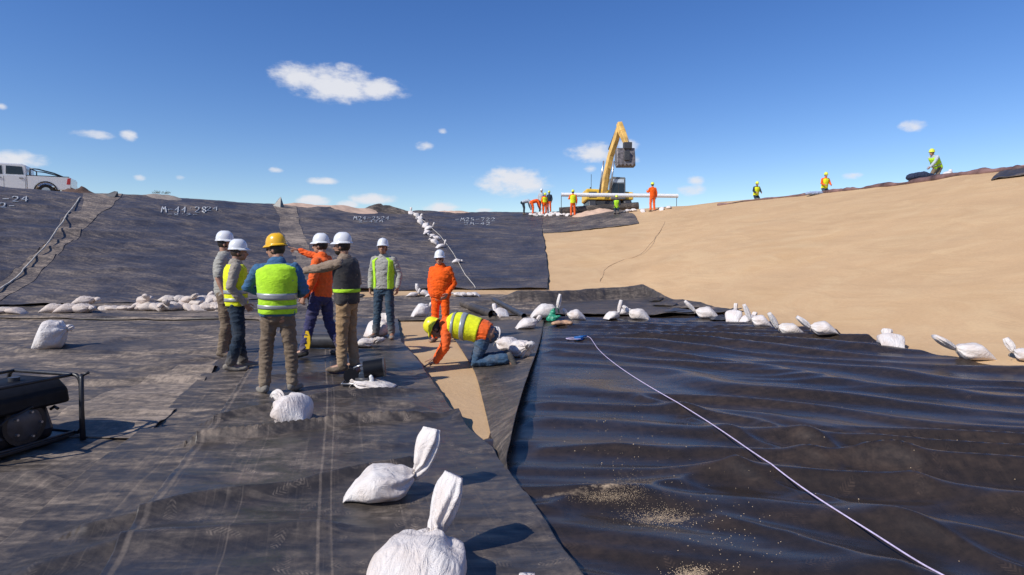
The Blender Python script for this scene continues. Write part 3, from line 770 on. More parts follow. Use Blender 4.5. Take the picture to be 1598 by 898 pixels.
def make_person(label, loc, heading, pose=None, H=1.78, skin=SKIN, shirt='orange', sleeves=True, trousers='navy', boots='boot', vest=None,
        vest_open=0.0, stripes=(0.30, 0.42), stripe_mat=None, helmet=HELM_W, hyaw=0.0, hpitch=0.0, hroll=0.0, hands=None, handdir=None, hair=HAIR,
        detail=1, girth=1.0, group=None, glasses=False, belly=0.0, shortvest=None, chin=False, tiltz=None, beard=False):
    J = dict(STAND); J.update(pose or {}); s = H/1.78
    J = {k: A(*v)*s for k, v in J.items()}
    root = empty('person', loc, heading, label=label, cat='person', group=group)
    vx = (0.010, 0.013, 0.02)[detail-1]; seed = int(abs(loc[0]*131+loc[1]*77)) % 900
    hips = J['hiR']-J['hiL']; shs = J['shR']-J['shL']
    spine = [J['pel']-(J['wai']-J['pel'])*0.35, J['pel'], J['wai'], J['che'], lerp(J['che'], J['nek'], 0.62), lerp(J['che'], J['nek'], 0.9)]
    sd = lambda k: hips/np.linalg.norm(hips)*(1-k)+shs/np.linalg.norm(shs)*k
    TR = [(.160, .115), (.165, .125+belly*.4), (.162, .125+belly), (.185, .135+belly*.5), (.175, .11), (.085, .075)]
    TR = [(a*s*girth, b*s*girth) for a, b in TR]
    def torso(L, grow=0.0, i0=0, i1=6, cap=(True, True)):
        L.loft(spine[i0:i1], [(a+grow, b+grow) for a, b in TR[i0:i1]], sd(0.6), 20, cap)
    # ---- body with head and hands, one skin
    B = Lump(); torso(B, -.012)
    hd = J['hed']; Rm = np.array(Matrix.Rotation(hyaw, 3, 'Z') @ Matrix.Rotation(-hpitch, 3, 'X') @ Matrix.Rotation(hroll, 3, 'Y'))
    if tiltz is not None: Rm = np.array(tiltz) @ Rm
    def hp(x, y, z): return hd+Rm @ (A(x, y, z)*s)
    neckd = J['nek']
    B.loft([lerp(J['che'], neckd, .7), neckd, hd+Rm @ (A(0, -.03, -.05)*s)], [.062*s, .055*s, .054*s], sd(1))
    def hell(c, r, n=(14, 10)):
        V = []; F = []; m0 = MB().ell((0, 0, 0), r, *n)
        V = [tuple(hp(*(np.array(v)+np.array(c)))) for v in m0.v]; B.add(V, m0.f)
    hell((0, -.008, .035), (.074, .094, .095)); hell((0, .035, -.045), (.055, .060, .062)); hell((0, .052, -.078), (.030, .034, .026))
    hell((0, .055, -.005), (.055, .042, .055)); hell((.073, -.005, -.01), (.012, .020, .032), (8, 6)); hell((-.073, -.005, -.01), (.012, .020, .032), (8, 6))
    B.loft([hp(0, .088, .018), hp(0, .112, -.022)], [.010*s, .016*s], Rm[:, 0], 8)
    hell((0, .088, -.052), (.024, .012, .012), (8, 6)); hell((.030, .076, .028), (.022, .014, .012), (8, 6)); hell((-.030, .076, .028), (.022, .014, .012), (8, 6))
    EX = MB()
    for S in 'RL':
        sg = 1 if S == 'R' else -1
        sh, el, wr = J['sh'+S], J['el'+S], J['wr'+S]
        B.loft([sh, lerp(sh, el, .35), el, lerp(el, wr, .3), wr], [.052*s, .048*s, .038*s, .040*s, .027*s], (0, 1, 0))
        B.loft([lerp(J['che'], sh, .5), sh], [.065*s, .055*s], (0, 1, 0))
        # hand: palm, four fingers, a thumb off its side
        d = (wr-el)/np.linalg.norm(wr-el)
        if handdir and S in handdir: d = A(*handdir[S]); d = d/np.linalg.norm(d)
        pn = A(-sg, 0, 0)-d*np.dot((-sg, 0, 0), d)                 # palm looks inwards
        if hands and (S+'n') in hands: pn = A(*hands[S+'n']); pn = pn-d*np.dot(pn, d)
        if np.linalg.norm(pn) < .2: pn = A(0, 0, -1)-d*np.dot((0, 0, -1), d)
        pn /= np.linalg.norm(pn); ac = np.cross(d, pn)*(1 if sg > 0 else -1)         # towards the thumb side
        if ac[1] < 0 and abs(ac[1]) > .3 and not (hands and (S+'n') in hands): ac = -ac
        k0, k1 = wr+d*.02*s, wr+d*.092*s
        B.loft([wr, k0, lerp(k0, k1, .5), k1], [(.026*s, .020*s), (.032*s, .018*s), (.040*s, .017*s), (.040*s, .013*s)], ac)
        curl = (hands or {}).get(S, (.45, .5, .55, .6))
        for i, (ln, w, c_) in enumerate(zip((.078, .086, .080, .062), (.0085, .009, .0085, .0075), curl)):
            b0 = k1-d*.006*s+ac*(.030-.020*i)*s; dd = d.copy(); pts = [b0-d*.012*s, b0]; ang = 0
            for q, fr in enumerate((.45, .32, .23)):
                ang += c_*(0.9, 1.1, .9)[q]; v = d*math.cos(ang)+pn*math.sin(ang); v = v+ac*(.10-.07*i); v /= np.linalg.norm(v)
                pts.append(pts[-1]+v*ln*fr*s)
            V, F = loft_rings(pts, [w*s, w*s, w*.95*s, w*.9*s, w*.75*s], ac, 6); EX.add(V, F)
        tb = wr+d*.030*s+ac*.026*s; td = d*.55+ac*.75+pn*.25; td /= np.linalg.norm(td); t2 = d*.85+ac*.25+pn*.35; t2 /= np.linalg.norm(t2)
        V, F = loft_rings([tb-td*.012*s, tb, tb+td*.036*s, tb+td*.036*s+t2*.034*s, tb+td*.036*s+t2*.056*s], [.012*s, .013*s, .011*s, .010*s, .008*s], pn, 6); EX.add(V, F)
        hi, kn, an, to = J['hi'+S], J['kn'+S], J['an'+S], J['to'+S]
        B.loft([hi, lerp(hi, kn, .5), kn, lerp(kn, an, .3), an], [.078*s, .064*s, .048*s, .048*s, .032*s], (1, 0, 0))
        B.loft([an-(to-an)*.12, to], [.035*s, .03*s], (1, 0, 0))
    B.fuse('body', skin, root, vx, 2, extra=(EX.v, EX.f))
    # ---- shirt
    Sh = Lump(); torso(Sh, .015, cap=(False, True))
    for S in 'RL':
        sh, el, wr = J['sh'+S], J['el'+S], J['wr'+S]; fr = .9 if sleeves else .0
        if sleeves:
            Sh.loft([sh, lerp(sh, el, .4), el, lerp(el, wr, .35), lerp(el, wr, .92)], [.071*s, .066*s, .058*s, .055*s, .042*s], (0, 1, 0))
        else: Sh.loft([sh, lerp(sh, el, .4), lerp(sh, el, .8)], [.071*s, .066*s, .063*s], (0, 1, 0))
        Sh.loft([lerp(J['che'], sh, .45), lerp(lerp(J['che'], J['nek'], .75), sh, .6), sh], [.08*s, .07*s, .068*s], (0, 1, 0))
    cn = lerp(J['che'], J['nek'], .93)
    Sh.loft([cn, lerp(J['che'], J['nek'], 1.06)], [(.075*s, .07*s), (.066*s, .064*s)], sd(1))
    Sh.fuse('coverall_top' if shirt == trousers else 'shirt', C[shirt], root, vx, 3, folds=.0115*s, seed=seed)
    # ---- trousers
    Tr = Lump(); Tr.loft([J['pel']+(J['wai']-J['pel'])*.45, J['pel'], J['pel']-(J['wai']-J['pel'])*.45], [(.148*s, .12*s), (.158*s, .125*s), (.150*s, .115*s)], sd(0), 20)
    for S in 'RL':
        hi, kn, an = J['hi'+S], J['kn'+S], J['an'+S]
        Tr.loft([hi, lerp(hi, kn, .45), kn, lerp(kn, an, .45), lerp(kn, an, .93)], [(.088*s, .098*s), (.084*s, .088*s), (.072*s, .074*s), (.068*s, .07*s), (.062*s, .068*s)], (1, 0, 0))
    Tr.fuse('coverall_trousers' if shirt == trousers else 'trousers', C[trousers], root, vx, 3, folds=.014*s, seed=seed+31, fs=(6, 6, 16))
    for S in 'RL':
        an, to = J['an'+S], J['to'+S]; kn = J['kn'+S]; f = to-an; fl = f/np.linalg.norm(f)
        up = (kn-an)/np.linalg.norm(kn-an)
        Bo = Lump(); heel = an-fl*.045*s+(to-an)*0-up*.035*s
        Bo.loft([an+up*.06*s, an, heel+fl*.02*s], [(.052*s, .056*s), (.048*s, .055*s), (.042*s, .05*s)], (1, 0, 0))
        Bo.loft([heel, an+f*.45-up*.030*s, to-fl*.01*s], [(.042*s, .045*s), (.050*s, .042*s), (.048*s, .034*s)], (1, 0, 0))
        Bo.fuse('boot', C[boots], root, vx, 1, folds=.003, seed=seed+S.count('R'))
    # ---- vest shell and its tape
    def shell(name, mat, v0, v1, grow, n=48, rows=26, gap=0.0, thick=.006, seed=seed):
        # v runs up the spine list 0..5
        vs = np.linspace(v0, v1, rows); V = []; ph = np.linspace(gap, 2*math.pi-gap, n)
        for v in vs:
            i = int(min(v, 4.999)); k = v-i; c = lerp(spine[i], spine[i+1], k)
            t = spine[min(i+1, 5)]-spine[i]; t2 = spine[min(i+2, 5)]-spine[min(i+1, 4)]; t = t/np.linalg.norm(t)*(1-k)+t2/(np.linalg.norm(t2)+1e-9)*k; t /= np.linalg.norm(t)
            ra = TR[i][0]*(1-k)+TR[i+1][0]*k; rb = TR[i][1]*(1-k)+TR[i+1][1]*k
            if v > 4: ra = TR[4][0]*(1-(v-4))+.105*s*(v-4); rb = TR[4][1]*(1-(v-4))+.085*s*(v-4)
            sh_ = 0.016*s*max(0, 1-abs(v-3.9)/.9)
            a = sd(.6)-t*np.dot(sd(.6), t); a /= np.linalg.norm(a); b = np.cross(t, a)
            # angle 0 = front
            wv = .010*s*np.sin(ph*5+seed)*max(0, 1.6-v)/1.6+.006*fbm(np.cos(ph)*2.2+v*.5, np.sin(ph)*2.2, v*2.2, seed, 3)
            ra2, rb2 = ra+grow*s+sh_+wv, rb+grow*s+wv+sh_*.5
            V.append(c+np.outer(np.sin(ph)*ra2, a)+np.outer(np.cos(ph)*rb2, b)*FS)
        V = np.concatenate(V); F = grid_faces(rows, n)
        o = mesh_np(name, V, F, mat, root)
        md = o.modifiers.new('thickness', 'SOLIDIFY'); md.thickness = thick; md.offset = 1
        return o
    # which way is the front of the torso
    t = spine[3]-spine[1]; b = np.cross(t, sd(.6)); FS = 1 if b[1] > 0 or (abs(b[1]) < abs(b[2]) and b[2] < 0) else -1
    if vest:
        v = shell('vest', C[vest], shortvest if shortvest is not None else -0.0, 5.0, .026, gap=vest_open)
        sm_ = stripe_mat or STRIPE
        for z in stripes:
            q = 5*z; st = shell('reflective_stripe', sm_, q, q+.30, .0335, rows=4, gap=vest_open, thick=.002); st.parent = v
    # ---- hair, helmet, glasses
    Hh = MB(); E = MB().ell((0, -.012, .02), (.081, .100, .098), 18, 12)
    keep = [f for f in E.f if not (np.mean([E.v[i][1] for i in f]) > .030 and np.mean([E.v[i][2] for i in f]) < .075) and np.mean([E.v[i][2] for i in f]) > -.050]
    mh = MB(); mh.v = [tuple(hp(*v)) for v in E.v]; mh.f = keep
    mh.build('hair', hair, root, smooth=True)
    if beard:
        E = MB().ell((0, .038, -.055), (.058, .064, .058), 14, 10); keep = [f for f in E.f if np.mean([E.v[i][2] for i in f]) < -.055]
        mh = MB(); mh.v = [tuple(hp(*v)) for v in E.v]; mh.f = keep; mh.build('beard', hair, root, smooth=True)
    if helmet is not None:
        V = []; F = []; n = 28; prof_ = [(1.0, 0.0), (1.0, .018), (.97, .045), (.90, .075), (.78, .100), (.6, .120), (.38, .133), (.16, .139), (0.02, .140)]
        brim = [(1.30, -.012), (1.32, -.004), (1.08, .010)]
        for (r, z) in brim+prof_:
            for k in range(n):
                ph = 2*math.pi*k/n; fy = math.cos(ph); fx = math.sin(ph)
                rx, ry = .100*r, .122*r
                if r > 1.05: 
                    e = (r-1); rx = .100*(1+e*.30); ry = .122*(1+e*(1.15 if fy > 0 else .25)*abs(fy)); zz = z-(.012 if fy > .2 else 0)*e*3
                else: zz = z+(.006*math.exp(-(fx/.16)**2) if .35 < r < 1.0 else 0)
                V.append(tuple(hp(fx*rx, fy*ry-.010, zz+.055)))
        m_ = len(brim)+len(prof_)
        for j in range(m_-1):
            for k in range(n): F.append([j*n+k, j*n+(k+1) % n, (j+1)*n+(k+1) % n, (j+1)*n+k])
        F.append([(m_-1)*n+k for k in range(n)])
        hm = MB().add(V, F).build('hard_hat', helmet, root, smooth=True)
        md = hm.modifiers.new('t', 'SOLIDIFY'); md.thickness = .004; md.offset = -1
    if detail == 1 or glasses:
        for sx in (-1, 1):
            E = MB().ell((sx*.030, .083, .008), (.014, .010, .007) if not glasses else (.028, .016, .019), 8, 6); E.v = [tuple(hp(*v)) for v in E.v]
            if glasses: E.tube([hp(sx*.050, .085, .012), hp(sx*.078, .01, .012)], .004, 5)
            E.build('sunglass_lens' if glasses else 'eye', BLACKP, root, smooth=True)
    return root
def stand_at(px, py):
    p = hit(px, py); return Vector((p.x, p.y, top(p.x, p.y)-.005))
def mirror_pose(**k): return k
R180 = math.pi

# man in the yellow helmet, seen from behind, arms folded in front
g = 'men talking on the liner'
p3 = stand_at(436, 612)
make_person('man seen from behind in yellow helmet, lime vest, blue shirt and khaki trousers', p3, R_(8),
    dict(pel=(.0, 0, .95), knR=(.13, .03, .50), anR=(.145, .02, .09), toR=(.20, .18, .035), anL=(-.15, -.06, .09), knL=(-.135, .0, .50), toL=(-.24, .08, .035),
         shR=(.20, -.01, 1.44), shL=(-.20, -.01, 1.43), elL=(-.36, .10, 1.22), wrL=(-.20, .30, 1.13), elR=(.30, .04, 1.17), wrR=(.12, .28, 1.12), che=(.01, -.01, 1.32), nek=(0, .0, 1.51), hed=(-.015, .03, 1.66)),
    H=1.65, shirt='blueshirt', trousers='khaki', boots='bootg', vest='lime', helmet=HELM_Y, hyaw=R_(72), hpitch=R_(4), girth=1.14, stripes=(.25, .40), belly=.02, glasses=True, shortvest=.55, group=g)
# man with lime vest to his left, in profile facing right
p2 = stand_at(371, 577)
make_person('man in profile with white helmet, lime vest, stone shirt and dark trousers', p2, R_(-62),
    dict(elR=(.24, -.08, 1.16), wrR=(.20, .10, .93), elL=(-.24, .10, 1.17), wrL=(-.10, .30, 1.20), anR=(.10, -.10, .09), toR=(.13, .10, .035), anL=(-.12, .08, .09), toL=(-.13, .27, .035), hed=(0, .05, 1.63)),
    H=1.69, shirt='stone', trousers='navy', boots='bootg', vest='lime2', hyaw=R_(-8), stripes=(.22, .36), hair=HAIR_B, skin=SKIN_D, group=g, shortvest=.1)
p1 = Vector((atz(365, 553).x, atz(365, 553).y-.25, 0)); p1.z = top(p1.x, p1.y)
make_person('tall man in grey shirt and white helmet, mostly hidden behind the man in profile', p1, R_(-75),
    dict(elL=(-.24, .05, 1.17), wrL=(-.12, .25, 1.15)), H=1.87, shirt='greyshirt', sleeves=False, trousers='khaki', boots='boot', skin=SKIN, group=g)
# man in the orange shirt pointing left
p4 = stand_at(503, 556)
make_person('man in orange shirt, indigo trousers and white helmet pointing to the left', p4, R_(74),
    dict(pel=(.0, 0, .93), wai=(.02, .0, 1.08), che=(.02, -.01, 1.29), nek=(.03, .0, 1.47), hed=(.04, .03, 1.62), shR=(.20, .02, 1.42), shL=(-.15, -.03, 1.39),
         elR=(.24, .25, 1.47), wrR=(.16, .47, 1.56), elL=(-.24, -.02, 1.13), wrL=(-.27, .10, .89), knR=(.12, -.04, .5), anR=(.16, -.22, .09), toR=(.2, -.04, .035), knL=(-.12, .12, .50), anL=(-.17, .20, .09), toL=(-.21, .38, .035)),
    H=1.80, shirt='orange', trousers='indigo', boots='bootd', hyaw=R_(10), hands=dict(R=(.02, .9, 1.0, 1.0), L=(.9, .9, 1, 1), Rn=(0, 0, -1)), glasses=True, group=g)
# man in the dark vest, arm out
p5 = stand_at(543, 579)
make_person('man in dark vest with lime belt and tan trousers, one arm stretched out left', p5, R_(78),
    dict(elL=(-.22, .27, 1.36), wrL=(-.20, .52, 1.33), shL=(-.17, .03, 1.42), elR=(.25, -.03, 1.16), wrR=(.22, .16, .97), anR=(.08, -.06, .09), toR=(.11, .12, .035), anL=(-.09, .04, .09), toL=(-.12, .22, .035),
         knR=(.09, .0, .5), knL=(-.09, .03, .5), nek=(0, .03, 1.49), hed=(0, .06, 1.64)),
    H=1.68, shirt='tanshirt', trousers='tan', boots='boot', vest='darkvest', stripes=(.33,), stripe_mat=C['lime'], hyaw=R_(6), skin=SKIN_D, beard=True, group=g, belly=.01, shortvest=.0)
dv = [o for o in col.objects if o.parent and o.name.startswith('vest')][-1]
# man facing the camera with open vest
p6 = stand_at(600, 528)
make_person('man facing the camera in open lime vest over a checked grey shirt and jeans', p6, R_(172),
    dict(elR=(.26, -.06, 1.16), wrR=(.25, .02, .92), elL=(-.27, -.06, 1.16), wrL=(-.27, .03, .93), anR=(.16, .02, .09), anL=(-.14, .0, .09), toR=(.22, .18, .035), toL=(-.19, .17, .035), che=(0, -.01, 1.3), hed=(0, .04, 1.63)),
    H=1.77, shirt='greyshirt', trousers='denim', boots='bootg', vest='lime', vest_open=.62, stripes=(), hyaw=R_(10), hpitch=R_(-8), skin=SKIN_D, group=g, shortvest=.15)
# man in the orange coverall
p7 = stand_at(688, 534)
make_person('stout man in orange coverall and white helmet standing on the bare sand strip', p7, R_(163),
    dict(elR=(.26, -.08, 1.17), wrR=(.22, -.02, .95), elL=(-.27, -.04, 1.15), wrL=(-.20, .12, .97), anR=(.13, .0, .09), anL=(-.12, .02, .09), hed=(0, .04, 1.63)),
    H=1.63, shirt='orange2', trousers='orange2', boots='boot', stripes=(), hyaw=R_(14), skin=SKIN, glasses=True, belly=.045, girth=1.18, group=g)
# kneeling man
p8 = Vector((atz(742, 574).x, atz(742, 574).y, 0)); p8.z = top(p8.x, p8.y)-.01
KN = dict(pel=(0, -.13, .46), wai=(0, .02, .51), che=(0, .22, .55), nek=(0, .40, .565), hed=(0, .53, .50),
    shR=(.17, .36, .53), elR=(.22, .46, .29), wrR=(.19, .58, .075), shL=(-.17, .36, .53), elL=(-.25, .36, .28), wrL=(-.22, .50, .09),
    hiR=(.095, -.13, .43), knR=(.12, .03, .075), anR=(.12, -.40, .13), toR=(.13, -.50, -.03), hiL=(-.095, -.13, .43), knL=(-.12, -.02, .075), anL=(-.13, -.46, .14), toL=(-.14, -.57, -.02))
make_person('man on hands and knees in orange shirt, yellow striped vest, jeans and yellow helmet', p8, R_(84), KN, H=1.84,
    shirt='orange', trousers='denim2', boots='bootk', vest='lime2', helmet=simple('helmet_yellow_green', (0.85, 0.80, 0.03), .3, var=.02), stripes=(.50, .68), shortvest=1.5, tiltz=Matrix.Rotation(R_(-62), 3, 'X'), handdir=dict(R=(.1, .9, -.25), L=(0, .9, -.3)),
    hands=dict(R=(.12, .1, .1, .15), L=(.1, .1, .15, .2), Rn=(0, 0, -1), Ln=(0, 0, -1)), skin=SKIN_D, girth=1.16)

# ---- far workers
UPK = dict(pel=(0, -.05, .50), wai=(0, -.02, .64), che=(0, .02, .84), nek=(0, .05, 1.03), hed=(0, .09, 1.18), shR=(.175, .03, .97), elR=(.26, .08, .72), wrR=(.20, .28, .62), shL=(-.175, .03, .97), elL=(-.26, .08, .72), wrL=(-.20, .28, .62),
    hiR=(.09, -.05, .47), knR=(.14, .22, .08), anR=(.13, -.22, .09), toR=(.13, -.34, .04), hiL=(-.09, -.05, .47), knL=(-.14, .22, .08), anL=(-.13, -.22, .09), toL=(-.13, -.34, .04))
BEND = dict(pel=(0, -.10, .92), wai=(0, .06, .99), che=(0, .26, 1.03), nek=(0, .43, 1.0), hed=(0, .56, .93), shR=(.17, .36, .98), elR=(.22, .44, .72), wrR=(.18, .52, .48), shL=(-.17, .36, .98), elL=(-.22, .42, .72), wrL=(-.18, .50, .48),
    hiR=(.09, -.10, .90), knR=(.12, -.02, .5), anR=(.13, -.05, .09), toR=(.15, .13, .035), hiL=(-.09, -.10, .90), knL=(-.12, .02, .5), anL=(-.13, .0, .09), toL=(-.15, .18, .035))
def crest_pt(px, py, back=0.0):
    p = hit(px, py); th = math.atan2(p.x, p.y); r = math.hypot(p.x, p.y)+back; x, y = r*math.sin(th), r*math.cos(th)
    return Vector((x, y, top(x, y)-.02))
WK = dict(detail=3)
make_person('worker in blue-grey clothes bending over at the left end of the crest sandbags', crest_pt(818, 335), R_(-80), BEND, H=1.72, shirt='pale', trousers='navy', helmet=HELM_L, tiltz=Matrix.Rotation(R_(-60), 3, 'X'), **WK)
make_person('worker all in orange bending over beside the crest sandbags', crest_pt(832, 335), R_(-80), BEND, H=1.72, shirt='orange2', trousers='orange', helmet=HELM_L, tiltz=Matrix.Rotation(R_(-60), 3, 'X'), **WK)
make_person('worker with pale shirt and white helmet standing behind the crest sandbags', crest_pt(845, 334, .5), R_(180), H=1.72, shirt='pale', trousers='navy', **WK)
make_person('worker in orange with lime helmet and vest, leaning over the crest sandbags', crest_pt(850, 336), R_(200), dict(hed=(0, .10, 1.60), nek=(0, .06, 1.47)), H=1.58, shirt='orange2', trousers='orange2', helmet=HELM_L, vest='lime2', stripes=(), shortvest=1.5, **WK)
make_person('worker in dark jacket at the right of the group on the crest', crest_pt(857, 334, .8), R_(150), H=1.52, shirt='navy', trousers='orange', helmet=HELM_L, **WK)
make_person('worker in yellow vest and orange trousers standing by the left end of the white pipe', crest_pt(894, 338), R_(5), dict(elL=(-.28, .05, 1.18), wrL=(-.24, .25, 1.28)), H=1.78, shirt='orange', trousers='orange', vest='lime2', stripes=(), helmet=HELM_L, shortvest=.3, **WK)
make_person('worker in lime vest crouching in front of the excavator', crest_pt(962, 334), R_(170), UPK, H=1.6, shirt='navy', trousers='navy', vest='lime', stripes=(), helmet=HELM_L, **WK)
make_person('worker in orange coverall standing by the right half of the white pipe', crest_pt(1018, 330), R_(10), dict(elL=(-.30, .05, 1.18), wrL=(-.28, .22, 1.30)), H=1.80, shirt='orange2', trousers='orange', helmet=HELM_L, **WK)
make_person('smallest of the three kneeling workers on the sand crest, in lime vest', crest_pt(1180, 314, 4.5), R_(190), UPK, H=1.62, shirt='navy', trousers='navy', vest='lime2', stripes=(), helmet=HELM_L, **WK)
make_person('kneeling worker in orange shirt and yellow vest, middle of the three on the sand crest', crest_pt(1287, 303, 4.0), R_(185), UPK, H=1.66, shirt='orange', trousers='denim', vest='lime2', stripes=(), helmet=HELM_L, **WK)
RK = dict(UPK); RK.update(wai=(0, .04, .62), che=(0, .17, .78), nek=(0, .28, .93), hed=(0, .36, 1.06), shL=(-.175, .25, .88), elL=(-.24, .48, .66), wrL=(-.20, .70, .44), shR=(.175, .22, .89), elR=(.30, -.05, .76), wrR=(.20, .05, .56))
wk = crest_pt(1462, 277, 1.2)
make_person('kneeling worker in pale long sleeves and lime vest reaching left on the right hand crest', wk, R_(110), RK, H=1.72, shirt='pale', trousers='khaki', vest='lime', stripes=(.36,), helmet=HELM_L, detail=2)
# ================================================================== sandbags
def sack_mat(name='woven_sack', tint=None):
    m, N, L, P = new_mat(name)
    ob = N.new('ShaderNodeTexCoord').outputs['Object']; oi = N.new('ShaderNodeObjectInfo')
    n = noise(N, L, ob, 4, 5, 0.6); n2 = noise(N, L, ob, 40, 4, .6)
    c = ramp(N, L, n, [(0.35, (0.76, 0.73, 0.71, 1)), (0.50, (0.72, 0.655, 0.62, 1)), (0.66, (0.64, 0.54, 0.48, 1))])
    if tint: c = mixc(N, L, .75, c, tint)
    c = mixc(N, L, mth(N, L, 'MULTIPLY', oi.outputs['Random'], 0.35), c, (0.70, 0.64, 0.56, 1))
    L.new(c, P.inputs['Base Color']); P.inputs['Roughness'].default_value = .62; P.inputs['Specular IOR Level'].default_value = .35
    try: P.inputs['Subsurface Weight'].default_value = 0.0
    except Exception: pass
    wv = N.new('ShaderNodeTexWave'); wv.inputs['Scale'].default_value = 60; wv.inputs['Distortion'].default_value = 1.5; L.new(ob, wv.inputs['Vector'])
    b = N.new('ShaderNodeBump'); b.inputs['Strength'].default_value = .8; b.inputs['Distance'].default_value = .03
    cr = noise(N, L, mapping(N, L, ob, (1, 2.2, 1)), 9, 5, .6, 1.2)
    L.new(mth(N, L, 'ADD', cr, mth(N, L, 'MULTIPLY', wv.outputs[1], .03)), b.inputs['Height']); L.new(b.outputs[0], P.inputs['Normal'])
    return m
M_SACK = sack_mat(); M_SACKD = sack_mat('dusty_sack', (0.56, 0.455, 0.38, 1)); M_TIE = simple('tie_string', (0.35, 0.30, 0.24), .8)
def sack(L=.5, W=.40, Hh=.20, nl=.28, nel=60, nyaw=0, seed=0, fl=.10, res=1, tail=.72, neck=True, curve=0.0):
    """returns (body V,F), (neck V,F), tie path; +X runs from the seam at the tail to the tied mouth"""
    ns, na = int(30*res), int(48*res); rs = random.Random(seed); ph0 = rs.uniform(0, 6); npl = rs.choice((7, 8, 9))
    S = np.linspace(0, 1, ns); th = np.linspace(0, 2*math.pi, na, endpoint=False); V = []
    ct, st = np.cos(th), np.sin(th)
    tz = Hh*.66
    for s in S:
        full = math.sin(math.pi*min(1, s*1.02+.0)**.75)**.55 if 0 < s < 1 else 0
        env = 1.0 if s < .45 else max(0.0, 1-((s-.45)/.56)**2.4)**.62
        w = max(W/2*(tail*(1-sstep(0, .45, s))+sstep(0, .45, s))*env, .030)
        h = Hh/2*max(.035, min(1, (s/.42)**.65 if s < .42 else 1)*(1 if s < .5 else max(.12, (1-((s-.5)/.51)**2.8))**.5))
        if s > .85: h = h*(1-(s-.85)/.15)+.030*(s-.85)/.15
        cz = (h*1.0)*(1-sstep(.7, 1, s))+tz*sstep(.7, 1, s)
        pl = 1+(.24*float(sstep(.5, 1.0, s)))*np.cos(npl*th+ph0+1.2*s)*(0.6+.4*np.cos(3*th+ph0*2))
        sq = (np.abs(ct)**.85)*np.sign(ct); sz = (np.abs(st)**.85)*np.sign(st)
        y = w*sq*pl; z = cz+h*sz*pl
        x = (s-.5)*L+0*th
        lump = fbm(x*5+seed, y*5, z*5, seed, 3)*.022*(.3+math.sin(math.pi*s))
        y = y*(1+lump*2); z = z+lump*(st > -.3)
        wt = float(sstep(.30, .85, s))*.011*(L/.5); fo = np.cos(npl*th+ph0+.8*math.sin(s*6))*(.55+.45*np.cos(2*th+ph0*1.7))
        rdg = 1-np.abs(fbm(x*7+3*s, y*9, z*9, seed+9, 3))*3.2
        dsp = wt*fo*1.3+.0042*rdg*(.4+s)
        y = y+dsp*ct; z = z+dsp*st*(st > -.35)
        z = np.maximum(z, .004+.002*st)
        V.append(np.stack([x, y, z], 1))
    V = np.concatenate(V); V[:, 2] += .012*fbm(V[:, 0]*14, V[:, 1]*14, 0, seed+4, 2)*(V[:, 2] > .02)
    def tf(nr):
        F = [];
        for i in range(nr-1):
            for k in range(na): F.append([i*na+k, i*na+(k+1) % na, (i+1)*na+(k+1) % na, (i+1)*na+k])
        F.append(list(range(na))[::-1]); F.append([(nr-1)*na+k for k in range(na)]); return F
    body = (V.tolist(), tf(ns))
    tp = np.array([L/2-.004, 0, tz]); nk = None
    d0 = np.array([1, 0, .2]); e, yw = R_(nel), R_(nyaw)
    d1 = np.array([math.cos(e)*math.cos(yw), math.cos(e)*math.sin(yw), math.sin(e)])
    NV = []; m_ = int(16*res); pos = tp.copy()
    for i in range(m_):
        k = i/(m_-1); d = d0*(1-min(1, k*4))+d1*min(1, k*4); d[2] -= curve*k*k; d /= np.linalg.norm(d)
        if i: pos = pos+d*nl/(m_-1)
        pos[2] = max(pos[2], .02)
        a = np.cross(d, (0, 0, 1)); a = a/(np.linalg.norm(a)+1e-6) if np.linalg.norm(a) > .1 else np.array((0, 1, 0)); b = np.cross(a, d)
        w = .026+(fl-.026)*math.sin(min(1, k*1.25)*math.pi/2)**1.2*(1-.35*float(sstep(.75, 1, k))); t = .024+.020*math.sin(k*math.pi)+.006
        pl = 1+.22*(1-k*.5)*np.cos(npl*th+ph0)+.10*np.cos(3*th+k*3+seed)
        NV.append(pos+np.outer(ct*w*pl, a)+np.outer(st*t*pl, b))
    nk = (np.concatenate(NV).tolist(), tf(m_))
    tie = [tp+np.array([.004, .036*math.cos(q), .034*math.sin(q)]) for q in np.linspace(0, 2*math.pi, 13)]+[tp+np.array([.01, .05, .0]), tp+np.array([.03, .085, -.03]), tp+np.array([.02, .10, -.06])]
    return body, nk, tie
PROTO = {}
def place(o, p, heading, n=None, sc=1.0):
    n = Vector(n) if n is not None else Vector((0, 0, 1))
    q = Vector((0, 0, 1)).rotation_difference(n) @ Euler((0, 0, heading)).to_quaternion()
    o.rotation_mode = 'QUATERNION'; o.rotation_quaternion = q; o.location = p
    o.scale = (sc,)*3 if not isinstance(sc, tuple) else sc
def bag_near(label, px, py, wpx, hd, group='tied white sandbags', sink=.0, **kw):
    p = atz(px, py, .03); p = Vector((p.x, p.y, 0)); L = wpx*p.y/950
    p.z = top(p.x, p.y)-sink; kw.setdefault('L', L); kw.setdefault('W', L*.8); kw.setdefault('Hh', L*.42)
    key = tuple(sorted(kw.items()))
    b, n, t = sack(**kw)
    root = empty('sandbag', label=label, cat='sandbag', group=group); place(root, p, R_(hd), nrm(p.x, p.y) if p.y > 9 else None)
    MB().add(*b).build('sack', M_SACK, root, smooth=True); MB().add(*n).build('gathered_neck', M_SACK, root, smooth=True)
    MB().tube(t, .004, 6).build('tie_string', M_TIE, root, smooth=True)
    return root
far_proto = []; dusty_proto = []
